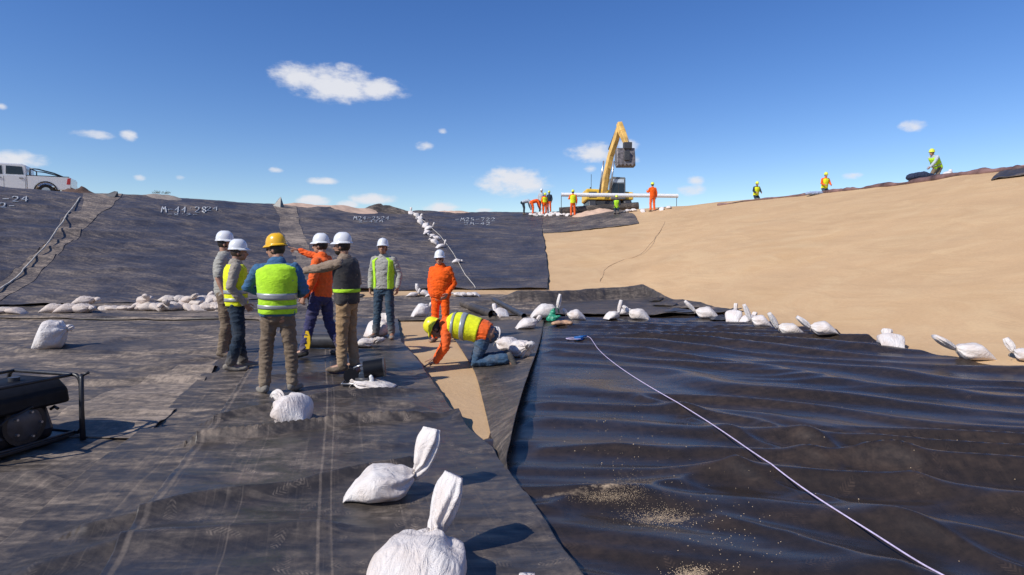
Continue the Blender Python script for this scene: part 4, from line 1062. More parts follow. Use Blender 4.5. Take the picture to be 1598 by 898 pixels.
def make_far():
    for i, kw in enumerate((dict(nl=.26, nel=70), dict(nl=.20, nel=30, nyaw=40), dict(nl=.30, nel=80, nyaw=60), dict(nl=.12, nel=5, curve=1), dict(nl=.2, nel=50, nyaw=-50))):
        b, n, t = sack(L=.5, W=.36, Hh=.20, seed=20+i, res=.5, fl=.075, **kw)
        m = MB().add(*b).add(*n); me = bpy.data.meshes.new('sandbag'); me.from_pydata([tuple(v) for v in m.v], [], m.f)
        for q in me.polygons: q.use_smooth = True
        me.materials.append(M_SACK); far_proto.append(me); m2 = me.copy(); m2.materials.clear(); m2.materials.append(M_SACKD); dusty_proto.append(m2)
make_far()
ORD = ['first','second','third','fourth','fifth','sixth','seventh','eighth','ninth','tenth','eleventh','twelfth','thirteenth','fourteenth','fifteenth','sixteenth','seventeenth','eighteenth','nineteenth','twentieth','twenty-first','twenty-second']
def bag_far(label, px, py, size, hd, k, group, lift=0.0, flat=1.0, p=None):
    if p is None: p = hit(px, py)
    o = bpy.data.objects.new('sandbag', (dusty_proto if group.startswith('heaped') else far_proto)[k % 5]); col.objects.link(o)
    z = top(p.x, p.y)+lift-.01; place(o, Vector((p.x, p.y, z)), R_(hd), nrm(p.x, p.y), (size/.5, size/.5, size/.5*flat))
    return tag(o, label, 'sandbag', group)
rs = random.Random(11)
gN = 'tied white sandbags'
bag_near('nearest whole sandbag on the front panel, pale pointed sack with upright twisted neck', 592, 785, 100, 12, L=.43, W=.36, Hh=.19, nl=.31, nel=64, nyaw=42, seed=1, fl=.085, tail=.25)
bag_near('sandbag cut off by the bottom edge of the picture, with a tall curved neck', 652, 930, 150, 80, L=.46, W=.44, Hh=.22, nl=.31, nel=66, nyaw=-42, seed=2, fl=.085)
bag_near('sandbag whose white neck tip just shows at the bottom edge', 848, 1110, 120, 100, L=.42, W=.4, Hh=.18, nl=.20, nel=70, seed=3, fl=.03)
bag_near('round creased sandbag in front of the khaki trousers, with a knotted top', 458, 669, 64, 140, L=.36, W=.36, Hh=.26, nl=.15, nel=55, nyaw=10, seed=14, fl=.035, tail=.12, curve=1.6)
bag_near('flat sandbag lying beneath the black welding machine', 584, 611, 66, 178, L=.46, W=.32, Hh=.085, nl=.05, nel=5, seed=5, tail=.8, fl=.03)
bag_near('lone sandbag on the left floor, leaning up like a pillow', 80, 545, 52, 18, L=.52, W=.42, Hh=.46, nl=.09, nel=25, nyaw=50, seed=6, fl=.06, tail=.35)
bag_near('big bulging white sack standing by the boots of the man facing the camera', 590, 528, 46, 60, L=.44, W=.44, Hh=.30, nl=.24, nel=65, nyaw=40, seed=7, fl=.15)
bag_near('low crumpled sack in front of the bulging white sack', 566, 546, 40, 10, L=.42, W=.34, Hh=.14, nl=.16, nel=20, nyaw=-60, seed=8)
bag_near('cone shaped sandbag behind the left leg of the orange coverall', 657, 498, 34, 20, L=.46, W=.40, Hh=.34, nl=.14, nel=75, seed=9, fl=.05, tail=.9)
bag_near('sandbag with upright neck behind the boots of the kneeling man', 796, 550, 40, 150, L=.44, W=.34, Hh=.22, nl=.28, nel=55, nyaw=-60, seed=10, fl=.07)
bag_near('sandbag lying tilted at the heels of the kneeling man', 812, 562, 34, -60, L=.40, W=.32, Hh=.24, nl=.14, nel=40, seed=11, fl=.08)
rowR = [('small sandbag left of the swan necked sandbag, by the corner of the flap', 822, 514, 34, 10, dict(nl=.14, nel=60, seed=21)),
 ('swan necked round sandbag beside the green tool', 848, 500, 40, 5, dict(nl=.38, nel=82, seed=22, fl=.05, Hh=.34)),
 ('pointed sandbag right of the green tool, short neck to the left', 900, 499, 30, 172, dict(nl=.16, nel=50, seed=23, tail=.3)),
 ('sandbag with a thin upright neck between the green tool and the sand corner', 955, 499, 24, 30, dict(nl=.34, nel=78, seed=24, fl=.045)),
 ('tiny sack touching the thin necked sandbag', 971, 494, 16, 0, dict(nl=.1, nel=30, seed=25)),
 ('rounded sandbag with its neck folded over, nearest the sand corner', 998, 498, 34, 150, dict(nl=.22, nel=40, seed=26, tail=.35)),
 ('sandbag with long neck leaning left, first where the toe of sand slope turns', 1104, 498, 36, 165, dict(nl=.36, nel=48, seed=27, fl=.09)),
 ('squat cone sandbag by the sand slope with a short upright neck', 1145, 503, 30, 60, dict(nl=.22, nel=82, seed=28, fl=.04, Hh=.26)),
 ('small low sandbag tucked between the squat cone one and the tall necked one', 1167, 505, 24, 20, dict(nl=.12, nel=70, seed=29)),
 ('tall necked sandbag in the close pair along the sand slope', 1188, 513, 30, 170, dict(nl=.36, nel=68, seed=30, fl=.055, Hh=.24)),
 ('sandbag with a long thin neck leaning left above a broad body', 1234, 524, 38, 175, dict(nl=.34, nel=62, seed=31, fl=.05)),
 ('sandbag with a thick sausage neck leaning left', 1286, 531, 38, 165, dict(nl=.30, nel=45, seed=32, fl=.085)),
 ('round flat sandbag with a small knotted top, alone along the sand slope', 1388, 547, 44, 70, dict(nl=.16, nel=75, seed=33, fl=.08, tail=.85)),
 ('wide slumped sandbag with flapping open neck, near the right edge', 1520, 568, 52, 165, dict(nl=.32, nel=32, seed=34, fl=.13)),
 ('sandbag cut off by the right edge of the picture', 1606, 578, 40, 120, dict(nl=.2, nel=60, seed=35)),
 ('sandbag with a peaked top on the grey liner behind the kneeling man', 780, 498, 30, 120, dict(nl=.22, nel=72, seed=36, fl=.06))]
for lb, x, y, w, hd, kw in rowR:
    kw = dict(kw); p = atz(x, y, .03); kw.setdefault('L', w*p.y/950); kw.setdefault('W', kw['L']*.85); kw.setdefault('Hh', kw['L']*.5); kw.setdefault('fl', .045+.02*((x*7)%10)/10)
    bag_near(lb, x, y, w, hd, res=.6, **kw)
# back toe
for i, (x, y, s, hd, k) in enumerate([(643,463,.42,0,0),(662,461,.50,170,2),(672,463,.4,20,1)]):
    bag_far(f'{ORD[i]} sandbag from the left in the small cluster left of the orange coverall', x, y, s, hd, k, 'sandbags at foot of back slope')
for i, x in enumerate((716, 724, 732, 741)):
    bag_far(f'{ORD[i]} low sandbag right of the orange coverall at the foot of the back slope', x, 462, .42, rs.uniform(0, 360), 3, 'sandbags at foot of back slope', flat=.8)
gl = 'heaped sandbags at foot of left slope'
for i, (x, y) in enumerate([(4, 488), (24, 489)]): bag_far(f'{ORD[i]} flat sandbag from the left edge at the foot of the left slope', x, y, .52, 180*i, 3, gl, flat=.7)
for i, (x, y, l) in enumerate([(84, 488, 0), (106, 488, 0), (128, 488, 0), (132, 484, .15)]):
    bag_far(f'{ORD[i]} sandbag from the left in the short separate heap, foot of the left slope', x, y, .62, rs.uniform(-30, 30), 3, gl, lift=l, flat=.95)
xs = [164,178,194,208,220,233,247,259,272,285,298,311,323,336,349,228,262,279,296,313,330,346]
for i, x in enumerate(xs):
    up_ = i > 14; low = x < 215
    bag_far(f'{ORD[i if not up_ else i-15]} sandbag from the left in the {"upper layer" if up_ else "bottom layer"} of the long heap', x, 486-(2 if not up_ else 4), .48 if low else .58, rs.uniform(-60, 240), (3, 3, 1, 4)[i % 4] if not low else 3, gl,
            lift=.16 if up_ else 0, flat=.65 if low else .95)
# line down the back slope
sl = [(641,333),(650,337),(655,342),(656,348),(664,353),(669,358),(667,364),(675,370),(682,373),(678,379),(687,386),(712,409)]
for i, (x, y) in enumerate(sl):
    bag_far(f'{ORD[i]} sandbag from the top in the line down the back slope', x, y+1, .50 if y < 390 else .42, rs.uniform(-70, 250), (0, 3, 4, 1, 3)[i % 5], 'sandbag line down the back slope', flat=1.1)
ci = 0
for row, (y, n, lo, hi) in enumerate([(336.5, 14, 829, 905), (334.5, 8, 836, 880)]):
    for i in range(n):
        x = lo+(hi-lo)*i/(n-1)+rs.uniform(-1.5, 1.5)
        bag_far(f'{ORD[i]} sandbag from the left in the {("front","rear")[row]} row on the crest by the workers', x, y+rs.uniform(-.5, .5), .42, rs.uniform(0, 360), 3, 'sandbags heaped on the crest', lift=.0, flat=.95)
for i, (x, y) in enumerate([(978,331),(988,330),(1003,331),(1033,328),(1044,326)]):
    bag_far(f'{ORD[i]} loose sandbag from the left on the crest right of the crouching worker', x, y, .45, rs.uniform(0, 360), 3, 'sandbags heaped on the crest')
bag_far('white bundle on the crest right of the worker with pale sleeves', 1479, 273, .42, 20, 1, 'sandbags heaped on the crest')

# ================================================================== ropes, marks
M_ROPE = simple('white_rope', (0.56, 0.48, 0.66), .7, var=.15, nscale=40)
M_ROPE2 = simple('pale_rope', (0.50, 0.46, 0.40), .8, var=.2, nscale=3)
def laid_rope(label, pts, r, mat, lift=.0, sub=14, name='rope', wob=0.0, taut=False):
    P = [hit(x, y) for x, y in pts]; out = []
    for i in range(len(P)-1):
        a = P[max(i-1, 0)]; b = P[i]; c = P[i+1]; d = P[min(i+2, len(P)-1)]
        for k in range(sub):
            t = k/sub; q = 0.5*((2*b)+(c-a)*t+(2*a-5*b+4*c-d)*t*t+(3*b-a-3*c+d)*t**3)
            w = wob*float(fbm(i+t, 1.5, 0, 3, 3)); x, y = q.x+w, q.y
            out.append(Vector((x, y, top(x, y)+r*.9+lift)))
    out.append(Vector((P[-1].x, P[-1].y, P[-1].z+r)))
    # a taut rope lies smooth in plan and bridges the hollows
    if taut:
        xy = np.array([(p.x, p.y) for p in out])
        for _ in range(260): xy[1:-1] = .25*xy[:-2]+.5*xy[1:-1]+.25*xy[2:]
        out = [Vector((a, b, top(a, b)+r*.9)) for a, b in xy]
    z = np.array([p.z for p in out])
    for _ in range(600 if taut else 160): z[1:-1] = np.maximum(z[1:-1], 0.5*(z[:-2]+z[2:])-(.00002 if taut else .0002))
    for p, v in zip(out, z): p.z = v
    o = MB().tube(out, r, 7).build(name, mat, None, smooth=True); return tag(o, label, 'rope')
laid_rope('long white rope running from the blue reel across the right liner to the bottom edge',
    [(903,528),(915,526),(924,529),(926,538),(932,551),(960,577),(1010,610),(1080,653),(1140,693),(1200,737),(1260,780),(1330,826),(1400,868),(1452,896),(1530,945)], .0048, M_ROPE, taut=True)
laid_rope('pale rope running diagonally down the left slope', [(126,309),(112,330),(92,358),(74,385),(56,405),(38,425),(18,440),(-8,458)], .026, M_ROPE2, wob=.10)
laid_rope('pale rope beside the sandbag line down the back slope', [(656,341),(672,355),(690,375),(704,392),(716,412),(728,432),(742,450)], .015, M_ROPE2, wob=.05)
M_CHALK = simple('chalk_paint', (0.48, 0.49, 0.51), .9, var=.1)
DIG = {'2': [(0,.8),(.3,1),(.8,.9),(.8,.6),(0,0),(.9,0)], '4': [(.6,0),(.7,1),(0,.4),(.9,.4)], '8': [(.5,.5),(.1,.75),(.5,1),(.9,.75),(.5,.5),(.1,.25),(.5,0),(.9,.25),(.5,.5)],
       '5': [(.8,1),(.2,1),(.1,.6),(.7,.55),(.8,.2),(.1,0)], '-': [(0,.5),(.9,.55)], ':': [(.4,.7),(.45,.8)], '=': [(0,.3),(.8,.3)], '7': [(0,1),(.9,.95),(.3,0)], '3': [(0,1),(.8,.9),(.3,.55),(.8,.3),(0,0)], 'M': [(0,0),(.2,1),(.5,.5),(.8,1),(1,0)], 'L': [(.1,1),(0,0),(.8,0)]}
def chalk(text, x0, y0, cw, ch, parent, r=.03, jit=.8):
    m = MB()
    for i, c in enumerate(text):
        if c not in DIG: continue
        P = []
        for (u, v) in DIG[c]:
            x = x0+i*cw+u*cw*.72+rs.uniform(-jit, jit)*.3; y = y0-v*ch+rs.uniform(-jit, jit)*.25
            h = hit(x, y); P.append(Vector((h.x, h.y, h.z+.03)))
        Q = []
        for a, b in zip(P[:-1], P[1:]):
            for k in range(4): q = a.lerp(b, k/4); Q.append(Vector((q.x, q.y, top(q.x, q.y)+.03)))
        Q.append(P[-1]); m.tube(Q, r*.75, 5)
    o = m.build('chalk_writing', M_CHALK, None); o.parent = parent; o['kind'] = 'stuff'; return o
chalk('-24', 4, 316, 15, 8, sl0, .035); chalk('2=', 0, 325, 14, 7, sl0, .035)
chalk('M-44:28', 252, 333, 10.5, 9, sl2, .034); chalk('24', 322, 330, 11, 6, sl2, .03); chalk('-2:3=', 262, 337, 10, 3, sl2, .025)
chalk('M24-2524', 552, 344, 7.2, 5, sl4, .026); chalk('2-42M', 560, 348, 8, 3, sl4, .022)
chalk('-M25-722', 711, 346, 8, 5, sl5, .026); chalk('2M-42', 725, 352, 8.5, 4, sl5, .024)
# scuffed sand lying on the right liner
def grains():
    V = []; F = []; r2 = random.Random(5)
    def put(px, py, n, sx, sy, smax):
        for _ in range(n):
            x = r2.gauss(px, sx); y = r2.gauss(py, sy); h = hit(x, y)
            if h is None or y < 500: continue
            s = r2.uniform(.0015, smax); b = len(V); a = r2.uniform(0, 6)
            for k in range(4): V.append((h.x+s*math.cos(a+k*1.57), h.y+s*math.sin(a+k*1.57), h.z+.001))
            V.append((h.x, h.y, h.z+s*1.1)); F.extend([[b+k, b+(k+1) % 4, b+4] for k in range(4)])
    put(945, 775, 900, 24, 5, .0022); put(980, 765, 500, 18, 12, .0022); put(1030, 806, 900, 28, 8, .0026); put(1070, 790, 45, 50, 25, .004)
    put(1150, 850, 60, 40, 28, .0035); put(1080, 892, 320, 18, 5, .003); put(985, 740, 60, 45, 25, .004); put(1110, 835, 40, 40, 25, .004); put(950, 690, 50, 60, 50, .006); put(1250, 700, 40, 160, 90, .005)
    o = mesh_np('sand_grains', np.array(V), F, simple('sand_grain', (0.56, 0.42, 0.27), .9), smooth=False)
    tag(o, 'scattered sand grains lying on the right hand liner', 'sand', kind='stuff')
grains()

# ================================================================== tools on the floor
M_BLK = simple('black_metal', (0.018, 0.018, 0.021), .42, var=.3, bump=.1); M_DGREY = simple('dark_grey_paint', (0.05, 0.05, 0.055), .4, var=.2)
M_ALU = simple('bare_metal', (0.45, 0.45, 0.46), .3, metal=.8, var=.1)
p = atz(571, 609, .03); z = top(p.x, p.y)*.5+.075; s_ = p.y/950
wm = empty('welding_machine', (p.x, p.y, z), R_(3), label='black liner welding machine with two drums, resting on a flat sandbag', cat='machine')
MB().prism([(-.24,-.02),(.22,-.02),(.22,0),(-.24,0)], 'y', -.10, .10).build('base_plate', M_DGREY, wm, bevel=.004)
MB().tube([(-.25,-.11,.01),(-.25,.11,.01),(.1,.11,.01),(.1,-.11,.01),(-.25,-.11,.01)], .008, 6).build('frame_rail', M_ALU, wm, smooth=True)
MB().tube([(-.15,-.07,.09),(-.15,.10,.09)], .085, 20).build('drum', simple('drum_black', (0.006, 0.007, 0.010), .45, var=.1, spec=.25), wm, smooth=True, auto=40)
MB().tube([(-.02,.0,.14),(.20,.03,.17)], .105, 24).build('drum', simple('drum_black', (0.006, 0.007, 0.010), .45, var=.1, spec=.25), wm, smooth=True, auto=40)
MB().tube([(.195,.03,.17),(.215,.032,.172)], [.112, .112], 24).build('drum_rim', M_DGREY, wm, smooth=True, auto=40)
MB().prism([(-.10,.02),(.10,.02),(.08,.11),(-.06,.13)], 'y', -.07, .08).build('housing', simple('blue_grey_casing', (0.035, 0.05, 0.075), .4), wm, bevel=.01)
MB().tube([(-.13,-.02,.17),(-.06,-.02,.20),(.03,-.01,.2)], .012, 8).build('handle', M_ALU, wm, smooth=True)
MB().tube([(-.10,-.075,.05),(.10,-.075,.05)], .02, 10).build('roller', M_DGREY, wm, smooth=True)
rag = Lump(); rag.loft([(0, 0, 0), (0, 0, .05), (.005, 0, .09)], [(.06, .04), (.035, .03), (.03, .03)]); rag.loft([(0, 0, .07), (-.01, 0, .12)], [.03, .026]); rag.loft([(-.03, 0, .01), (.06, -.01, .01)], [.018, .012])
rr = rag.fuse('white_rag', simple('rag_white', (0.75, 0.75, 0.74), .8), None, .008, 1, folds=.004); rr.scale = (.75,)*3; rr.location = (p.x+.09, p.y-.10, z+.0); tag(rr, 'crumpled white rag on the welding machine', 'rag')
# black and yellow tool hanging from the hand of the man in orange shirt
tp = p4.copy(); hb = Vector((atz(479, 470, .9).x, 0, 0))
def at_depth(px, py, Y): return aty(px, py, Y)
a = at_depth(482, 462, p4.y-.1); b = at_depth(477, 520, p4.y-.15); c_ = at_depth(480, 543, p4.y-.15)
tool = empty('hand_tool', tuple(c_), label='black hand tool with yellow lower end held low by the man in orange shirt', cat='tool')
MB().tube([a-c_, (a+b)/2-c_, b-c_], [.014, .010, .012], 8).build('shaft', BLACKP, tool, smooth=True)
MB().ell(tuple(a-c_), (.03, .03, .07), 10, 8).build('grip', BLACKP, tool, smooth=True)
MB().prism([(-.030,-.02),(.030,-.02),(.045,.06),(.045,.16),(.02,.25),(-.02,.25),(-.045,.16),(-.04,.05)], 'y', -.012, .012).build('blade', simple('yellow_plastic', (0.80, 0.52, 0.02), .4), tool, bevel=.006)
# green tool, gloves
p = hit(866, 502)
gr = empty('green_winch', tuple(p), R_(-15), label='green crumpled hand tool lying beside the swan necked sandbag', cat='tool')
MG = simple('green_plastic', (0.02, 0.26, 0.15), .5, var=.3)
L1 = Lump(); L1.loft([(-.12, 0, .05), (-.06, .02, .18), (-.02, 0, .28)], [(.09, .06), (.08, .05), (.03, .03)]); L1.loft([(-.05, 0, .05), (.10, 0, .12)], [.07, .03]); L1.fuse('casing', MG, gr, .015, 2, folds=.02)
MB().tube([(-.02,-.02,.28),(.02,-.03,.33),(.08,-.02,.30),(.10,-.01,.2)], .014, 7).build('carry_handle', simple('dark_green', (0.01, 0.08, 0.05), .5), gr, smooth=True)
for i, (x, y, lb) in enumerate([(872, 508, 'left tan work glove lying beside the green tool'), (883, 507, 'right tan work glove lying beside the green tool')]):
    p = hit(x, y); G = Lump(); G.loft([(-.10, 0, .04), (0, 0, .05), (.06, 0, .045)], [(.055, .03), (.06, .04), (.05, .035)], (0, 1, 0))
    for k in range(4): G.loft([(.05, -.04+.027*k, .045), (.13, -.05+.033*k, .03)], [.016, .014])
    G.loft([(-.02, .05, .045), (.05, .10, .03)], [.02, .015])
    o = G.fuse('work_glove', simple('glove_leather', (0.50, 0.30, 0.18), .7), None, .010, 1); o.location = p+Vector((0, 0, -.01)); o.rotation_euler = (0, 0, R_(20+130*i)); o.scale = (1.3,)*3; tag(o, lb, 'glove')
p = hit(903, 530); reel = empty('tape_reel', tuple(p), R_(10), label='blue reel at the far end of the white rope on the right liner', cat='reel')
MBl = simple('blue_plastic', (0.02, 0.13, 0.40), .4)
MB().tube([(0, 0, .0), (0, 0, .05)], .085, 20).build('drum', MBl, reel, smooth=True, auto=40)
MB().tube([(-.0, 0, .052), (.16, .03, .055)], .014, 8).build('handle', MBl, reel, smooth=True)
MB().tube([(-.08+.0+.15*math.cos(q), .10*math.sin(q), .02) for q in np.linspace(.3, 5.6, 20)], .009, 6).build('rope_loop', M_ROPE, reel, smooth=True)
# black pipe pieces on the grey liner at the back
for i, (x0, y0, x1, y1, lb) in enumerate([(722, 478, 768, 496, 'dark rolled liner tube lying left of the peaked sandbag'), (770, 470, 818, 497, 'thin dark rolled liner tube behind the peaked sandbag')]):
    a, b = hit(x0, y0), hit(x1, y1); r = (.10, .065)[i]; o = MB(); n_ = 20; V = []
    pts = [a.lerp(b, k/10)+Vector((0, 0, r*.8)) for k in range(11)]
    o.tube(pts, r, 16, cap=False); o.tube(pts, r*.9, 16, cap=False); ob = o.build('liner_tube', M_DGREY if i else MATS['liner_mid'], None, smooth=True); tag(ob, lb, 'liner roll')
p = hit(515, 545); o = MB(); a = Vector((p.x-.42, p.y+.15, .11+p.z)); b = Vector((p.x+.30, p.y+.15, .11+p.z)); o.tube([a, b], .115, 20)
tag(o.build('liner_roll', M_DGREY, None, smooth=True, auto=40), 'short black roll lying behind the legs of the man in indigo trousers', 'liner roll')

# ================================================================== generator
gp = atz(124, 686, .03)
GEN = empty('generator', (gp.x, gp.y, top(gp.x, gp.y)), R_(-16), label='black open frame generator at the left edge of the picture', cat='generator')
# local: x to the right end, y away; origin at the right front foot
def gtube(pts, r=.016, n=10): return MB().tube(pts, r, n)
def rrect(x0, x1, z0, z1, y, r=.07):
    P = []
    for cx, cz, a0 in ((x1-r, z1-r, 0), (x0+r, z1-r, 90), (x0+r, z0+r, 180), (x1-r, z0+r, 270)):
        for k in range(6): a = R_(a0+90*k/5); P.append((cx+r*math.cos(a), y, cz+r*math.sin(a)))
    return P+[P[0]]
for y in (-.66, .06): gtube(rrect(-.86, -.04, .03, .52, y), .017).build('frame_hoop', M_BLK, GEN, smooth=True)
for x in (-.78, -.12):
    for z in (.035, .52): gtube([(x, -.66, z), (x, .06, z)], .014).build('cross_bar', M_BLK, GEN, smooth=True)
gtube([(-.05, .06, .50), (.0, .04, .52), (.02, .02, .50), (.035, .0, .25), (.05, -.01, .0)], [.014, .018, .018, .019, .022]).build('lifting_leg', M_BLK, GEN, smooth=True)
gtube([(-.02, .05, .515), (.05, .06, .545)], .012).build('lifting_handle', M_BLK, GEN, smooth=True)
MB().prism([(-.72,.30),(-.72,.44),(-.62,.50),(-.22,.50),(-.12,.42),(-.10,.30)], 'y', -.60, .02).build('fuel_tank', simple('tank_black', (0.010, 0.010, 0.011), .55, var=.2, spec=.2), GEN, bevel=.025, smooth=True, auto=40)
MB().tube([(-.42, -.2, .49), (-.42, -.2, .53)], .04, 16).build('fuel_cap', M_DGREY, GEN, smooth=True, auto=40)
MB().tube([(-.44, -.34, .20), (-.12, -.34, .20)], .165, 24).build('alternator', M_BLK, GEN, smooth=True, auto=40)
MB().tube([(-.125, -.34, .20), (-.09, -.34, .20)], [.14, .09], 24).build('alternator_cover', M_DGREY, GEN, smooth=True, auto=40)
MB().box((-.60, -.30, .17), (.38, .52, .27)).build('engine_block', M_DGREY, GEN, bevel=.02)
for k in range(6): MB().box((-.60, -.30, .08+.04*k), (.41, .55, .010)).build('cooling_fin', M_BLK, GEN)
MB().box((-.46, -.60, .21), (.44, .06, .20)).build('control_panel', simple('panel_dark', (0.02, 0.02, 0.022), .5), GEN, bevel=.008)
for k in range(3): MB().tube([(-.54+.08*k, -.628, .21), (-.54+.08*k, -.640, .21)], .022, 14).build('socket', M_DGREY, GEN, smooth=True, auto=40)
MB().tube([(-.70, -.46, .40), (-.30, -.46, .40)], .075, 16).build('silencer', simple('rusty_black', (0.03, 0.022, 0.018), .7, var=.4), GEN, smooth=True, auto=40)
MB().box((-.33, -.63, .33), (.22, .08, .14)).build('air_filter_box', BLACKP, GEN, bevel=.02)
MB().prism([(-.60,.03),(-.16,.03),(-.13,.12),(-.20,.30),(-.56,.32)], 'y', -.58, -.10).build('engine_shroud', M_BLK, GEN, bevel=.03)
for k in range(5): MB().tube([(-.12+.012*(k % 2), -.34+.10*math.cos(k*1.256), .20+.10*math.sin(k*1.256)), (-.075, -.34+.10*math.cos(k*1.256), .20+.10*math.sin(k*1.256))], .010, 6).build('bolt', M_ALU, GEN)
gtube([(-.30, -.60, .30), (-.22, -.66, .20), (-.14, -.60, .12), (-.16, -.45, .06)], .009).build('cable', BLACKP, GEN, smooth=True)
gtube([(-.16, -.2, .29), (-.10, -.3, .33), (-.08, -.5, .28), (-.12, -.62, .16)], .008).build('fuel_hose', BLACKP, GEN, smooth=True)
gtube([(-.86, -.66, .28), (-.04, -.66, .28)], .012).build('side_rail', M_BLK, GEN, smooth=True)
MB().box((-.44, -.30, .015), (.68, .68, .03)).build('base_tray', M_BLK, GEN, bevel=.006)
gtube([(-.17, -.1, .26), (-.13, -.1, .285), (-.09, -.1, .27)], .012).build('tap', M_BLK, GEN, smooth=True)
MB().box((-.30, -.606, .37), (.16, .012, .03)).build('name_plate', M_DGREY, GEN)

# ================================================================== pickup truck
TY = 35.0
q = aty(78, 300, TY); tz_ = top(q.x, q.y)-.03 
TR_ = empty('pickup_truck', (q.x, q.y, tz_), R_(26), label='white double cab pickup truck parked on the left crest, tail towards the right', cat='pickup truck'); TR_.scale = (1.03,)*3
WP = simple('white_car_paint', (0.68, 0.69, 0.71), .3, var=.03, coat=.6); GL = simple('dark_glass', (0.02, 0.025, 0.035), .08, var=.1); TL = simple('red_lamp', (0.45, 0.02, 0.02), .2); RUB = simple('tyre_rubber', (0.02, 0.02, 0.02), .85)
W2 = .90   # x: front -, rear +; origin below the rear axle
def side(prof, y0, y1, name, mat, parent, bev=.02): return MB().prism(prof, 'y', y0, y1).build(name, mat, parent, bevel=bev)
def arch(cx, r=.46, n=9, z0=.42): return [(cx+r*math.cos(a), .38+r*math.sin(a)) for a in np.linspace(math.pi-.15, .15, n)]
bodyp = [(-4.1,.45),(-4.15,.70),(-4.05,1.02),(-3.0,1.16),(-.98,1.16),(-.98,.36)]
low = [(-4.1,.45)]+[]
prof_cab = [(-4.12,.50),(-4.15,.75),(-4.05,1.00),(-2.95,1.15),(-.80,1.15),(-.80,.42)]+[(-2.55,.40)]+arch(-3.15)[::-1][0:0]
cabp = [(-4.12,.52),(-4.15,.78),(-4.02,1.02),(-2.95,1.16),(-.82,1.16),(-.82,.40),(-2.66,.40)]+[(-3.15+.47*math.cos(a), .38+.47*math.sin(a)) for a in np.linspace(.1, math.pi-.1, 9)]
side(cabp, -W2, W2, 'cab_body', WP, TR_)
bedp = [(-.79,1.18),(1.08,1.16),(1.12,.80),(1.08,.52),(.50,.46)]+[(.46*math.cos(a), .38+.46*math.sin(a)) for a in np.linspace(.15, math.pi-.1, 10)]+[(-.79,.40)]
bed = MB()
for sgn in (-1, 1): bed.prism(bedp, 'y', sgn*W2-(.0 if sgn > 0 else 0), sgn*(W2-.10))
bed.box((.14, 0, .62), (1.86, 1.7, .05)); bed.box((-.77, 0, .9), (.05, 1.7, .5)); bed.build('load_bed', WP, TR_, bevel=.012)
side([(1.05,.62),(1.12,.62),(1.12,1.16),(1.05,1.16)], -.80, .80, 'tailgate', WP, TR_)
side([(-3.0,1.15),(-2.25,1.72),(-1.95,1.80),(-1.05,1.80),(-.85,1.72),(-.82,1.15)], -.80, .80, 'cab_roof', WP, TR_, .06)
for sgn in (-1, 1):
    y0, y1 = sorted((sgn*.795, sgn*.812))
    side([(-2.60,1.20),(-2.18,1.62),(-1.88,1.66),(-1.86,1.20)], y0, y1, 'front_window', GL, TR_, 0); side([(-1.72,1.22),(-1.70,1.66),(-1.02,1.64),(-.96,1.22)], y0, y1, 'rear_window', GL, TR_, 0)
    for x in (-1.98, -1.05): MB().box((x, sgn*(W2+.015), 1.02), (.17, .03, .035)).build('door_handle', M_DGREY, TR_)
    for x in (-2.70, -1.79, -.88): MB().box((x, sgn*(W2+.001), .80), (.012, .004, .62)).build('door_gap', BLACKP, TR_)
    for cx in (-3.15, 0): MB().tube([(cx+.50*math.cos(a), sgn*(W2+.012), .38+.50*math.sin(a)) for a in np.linspace(.05, math.pi-.05, 12)], .035, 6).build('wheel_arch_trim', BLACKP, TR_, smooth=True)
    MB().prism([(.92,.78),(1.10,.78),(1.12,1.12),(.98,1.12)], 'y', *sorted((sgn*(W2+.008), sgn*(W2-.14)))).build('tail_light', TL, TR_, bevel=.01)
    MB().box((.1, sgn*(W2-.05), 1.19), (1.9, .10, .035)).build('bed_rail_cap', BLACKP, TR_)
    MB().tube([(-.72, sgn*.70, 1.2), (-.70, sgn*.66, 1.58), (-.35, sgn*.66, 1.56), (.35, sgn*.68, 1.38), (.75, sgn*.70, 1.2)], .035, 8).build('sport_bar', BLACKP, TR_, smooth=True)
    for cx in (-3.15, 0):
        wh = MB().tube([(cx, sgn*.88, .38), (cx, sgn*.64, .38)], .37, 26).build('wheel', RUB, TR_, bevel=.03, smooth=True, auto=40)
        MB().tube([(cx, sgn*.90, .38), (cx, sgn*.80, .38)], [.21, .23], 18).build('rim', M_ALU, wh, smooth=True, auto=40)
MB().tube([(-.70, -.66, 1.58), (-.70, .66, 1.58)], .035, 8).build('sport_bar_hoop', BLACKP, TR_, smooth=True)
MB().box((1.14, 0, .52), (.14, 1.66, .18)).build('rear_bumper', M_DGREY, TR_, bevel=.02); MB().box((-4.18, 0, .58), (.12, 1.7, .26)).build('front_bumper', M_DGREY, TR_, bevel=.02)
side([(-2.90,1.20),(-2.27,1.68),(-2.29,1.70),(-2.93,1.22)], -.70, .70, 'windscreen', GL, TR_, 0)

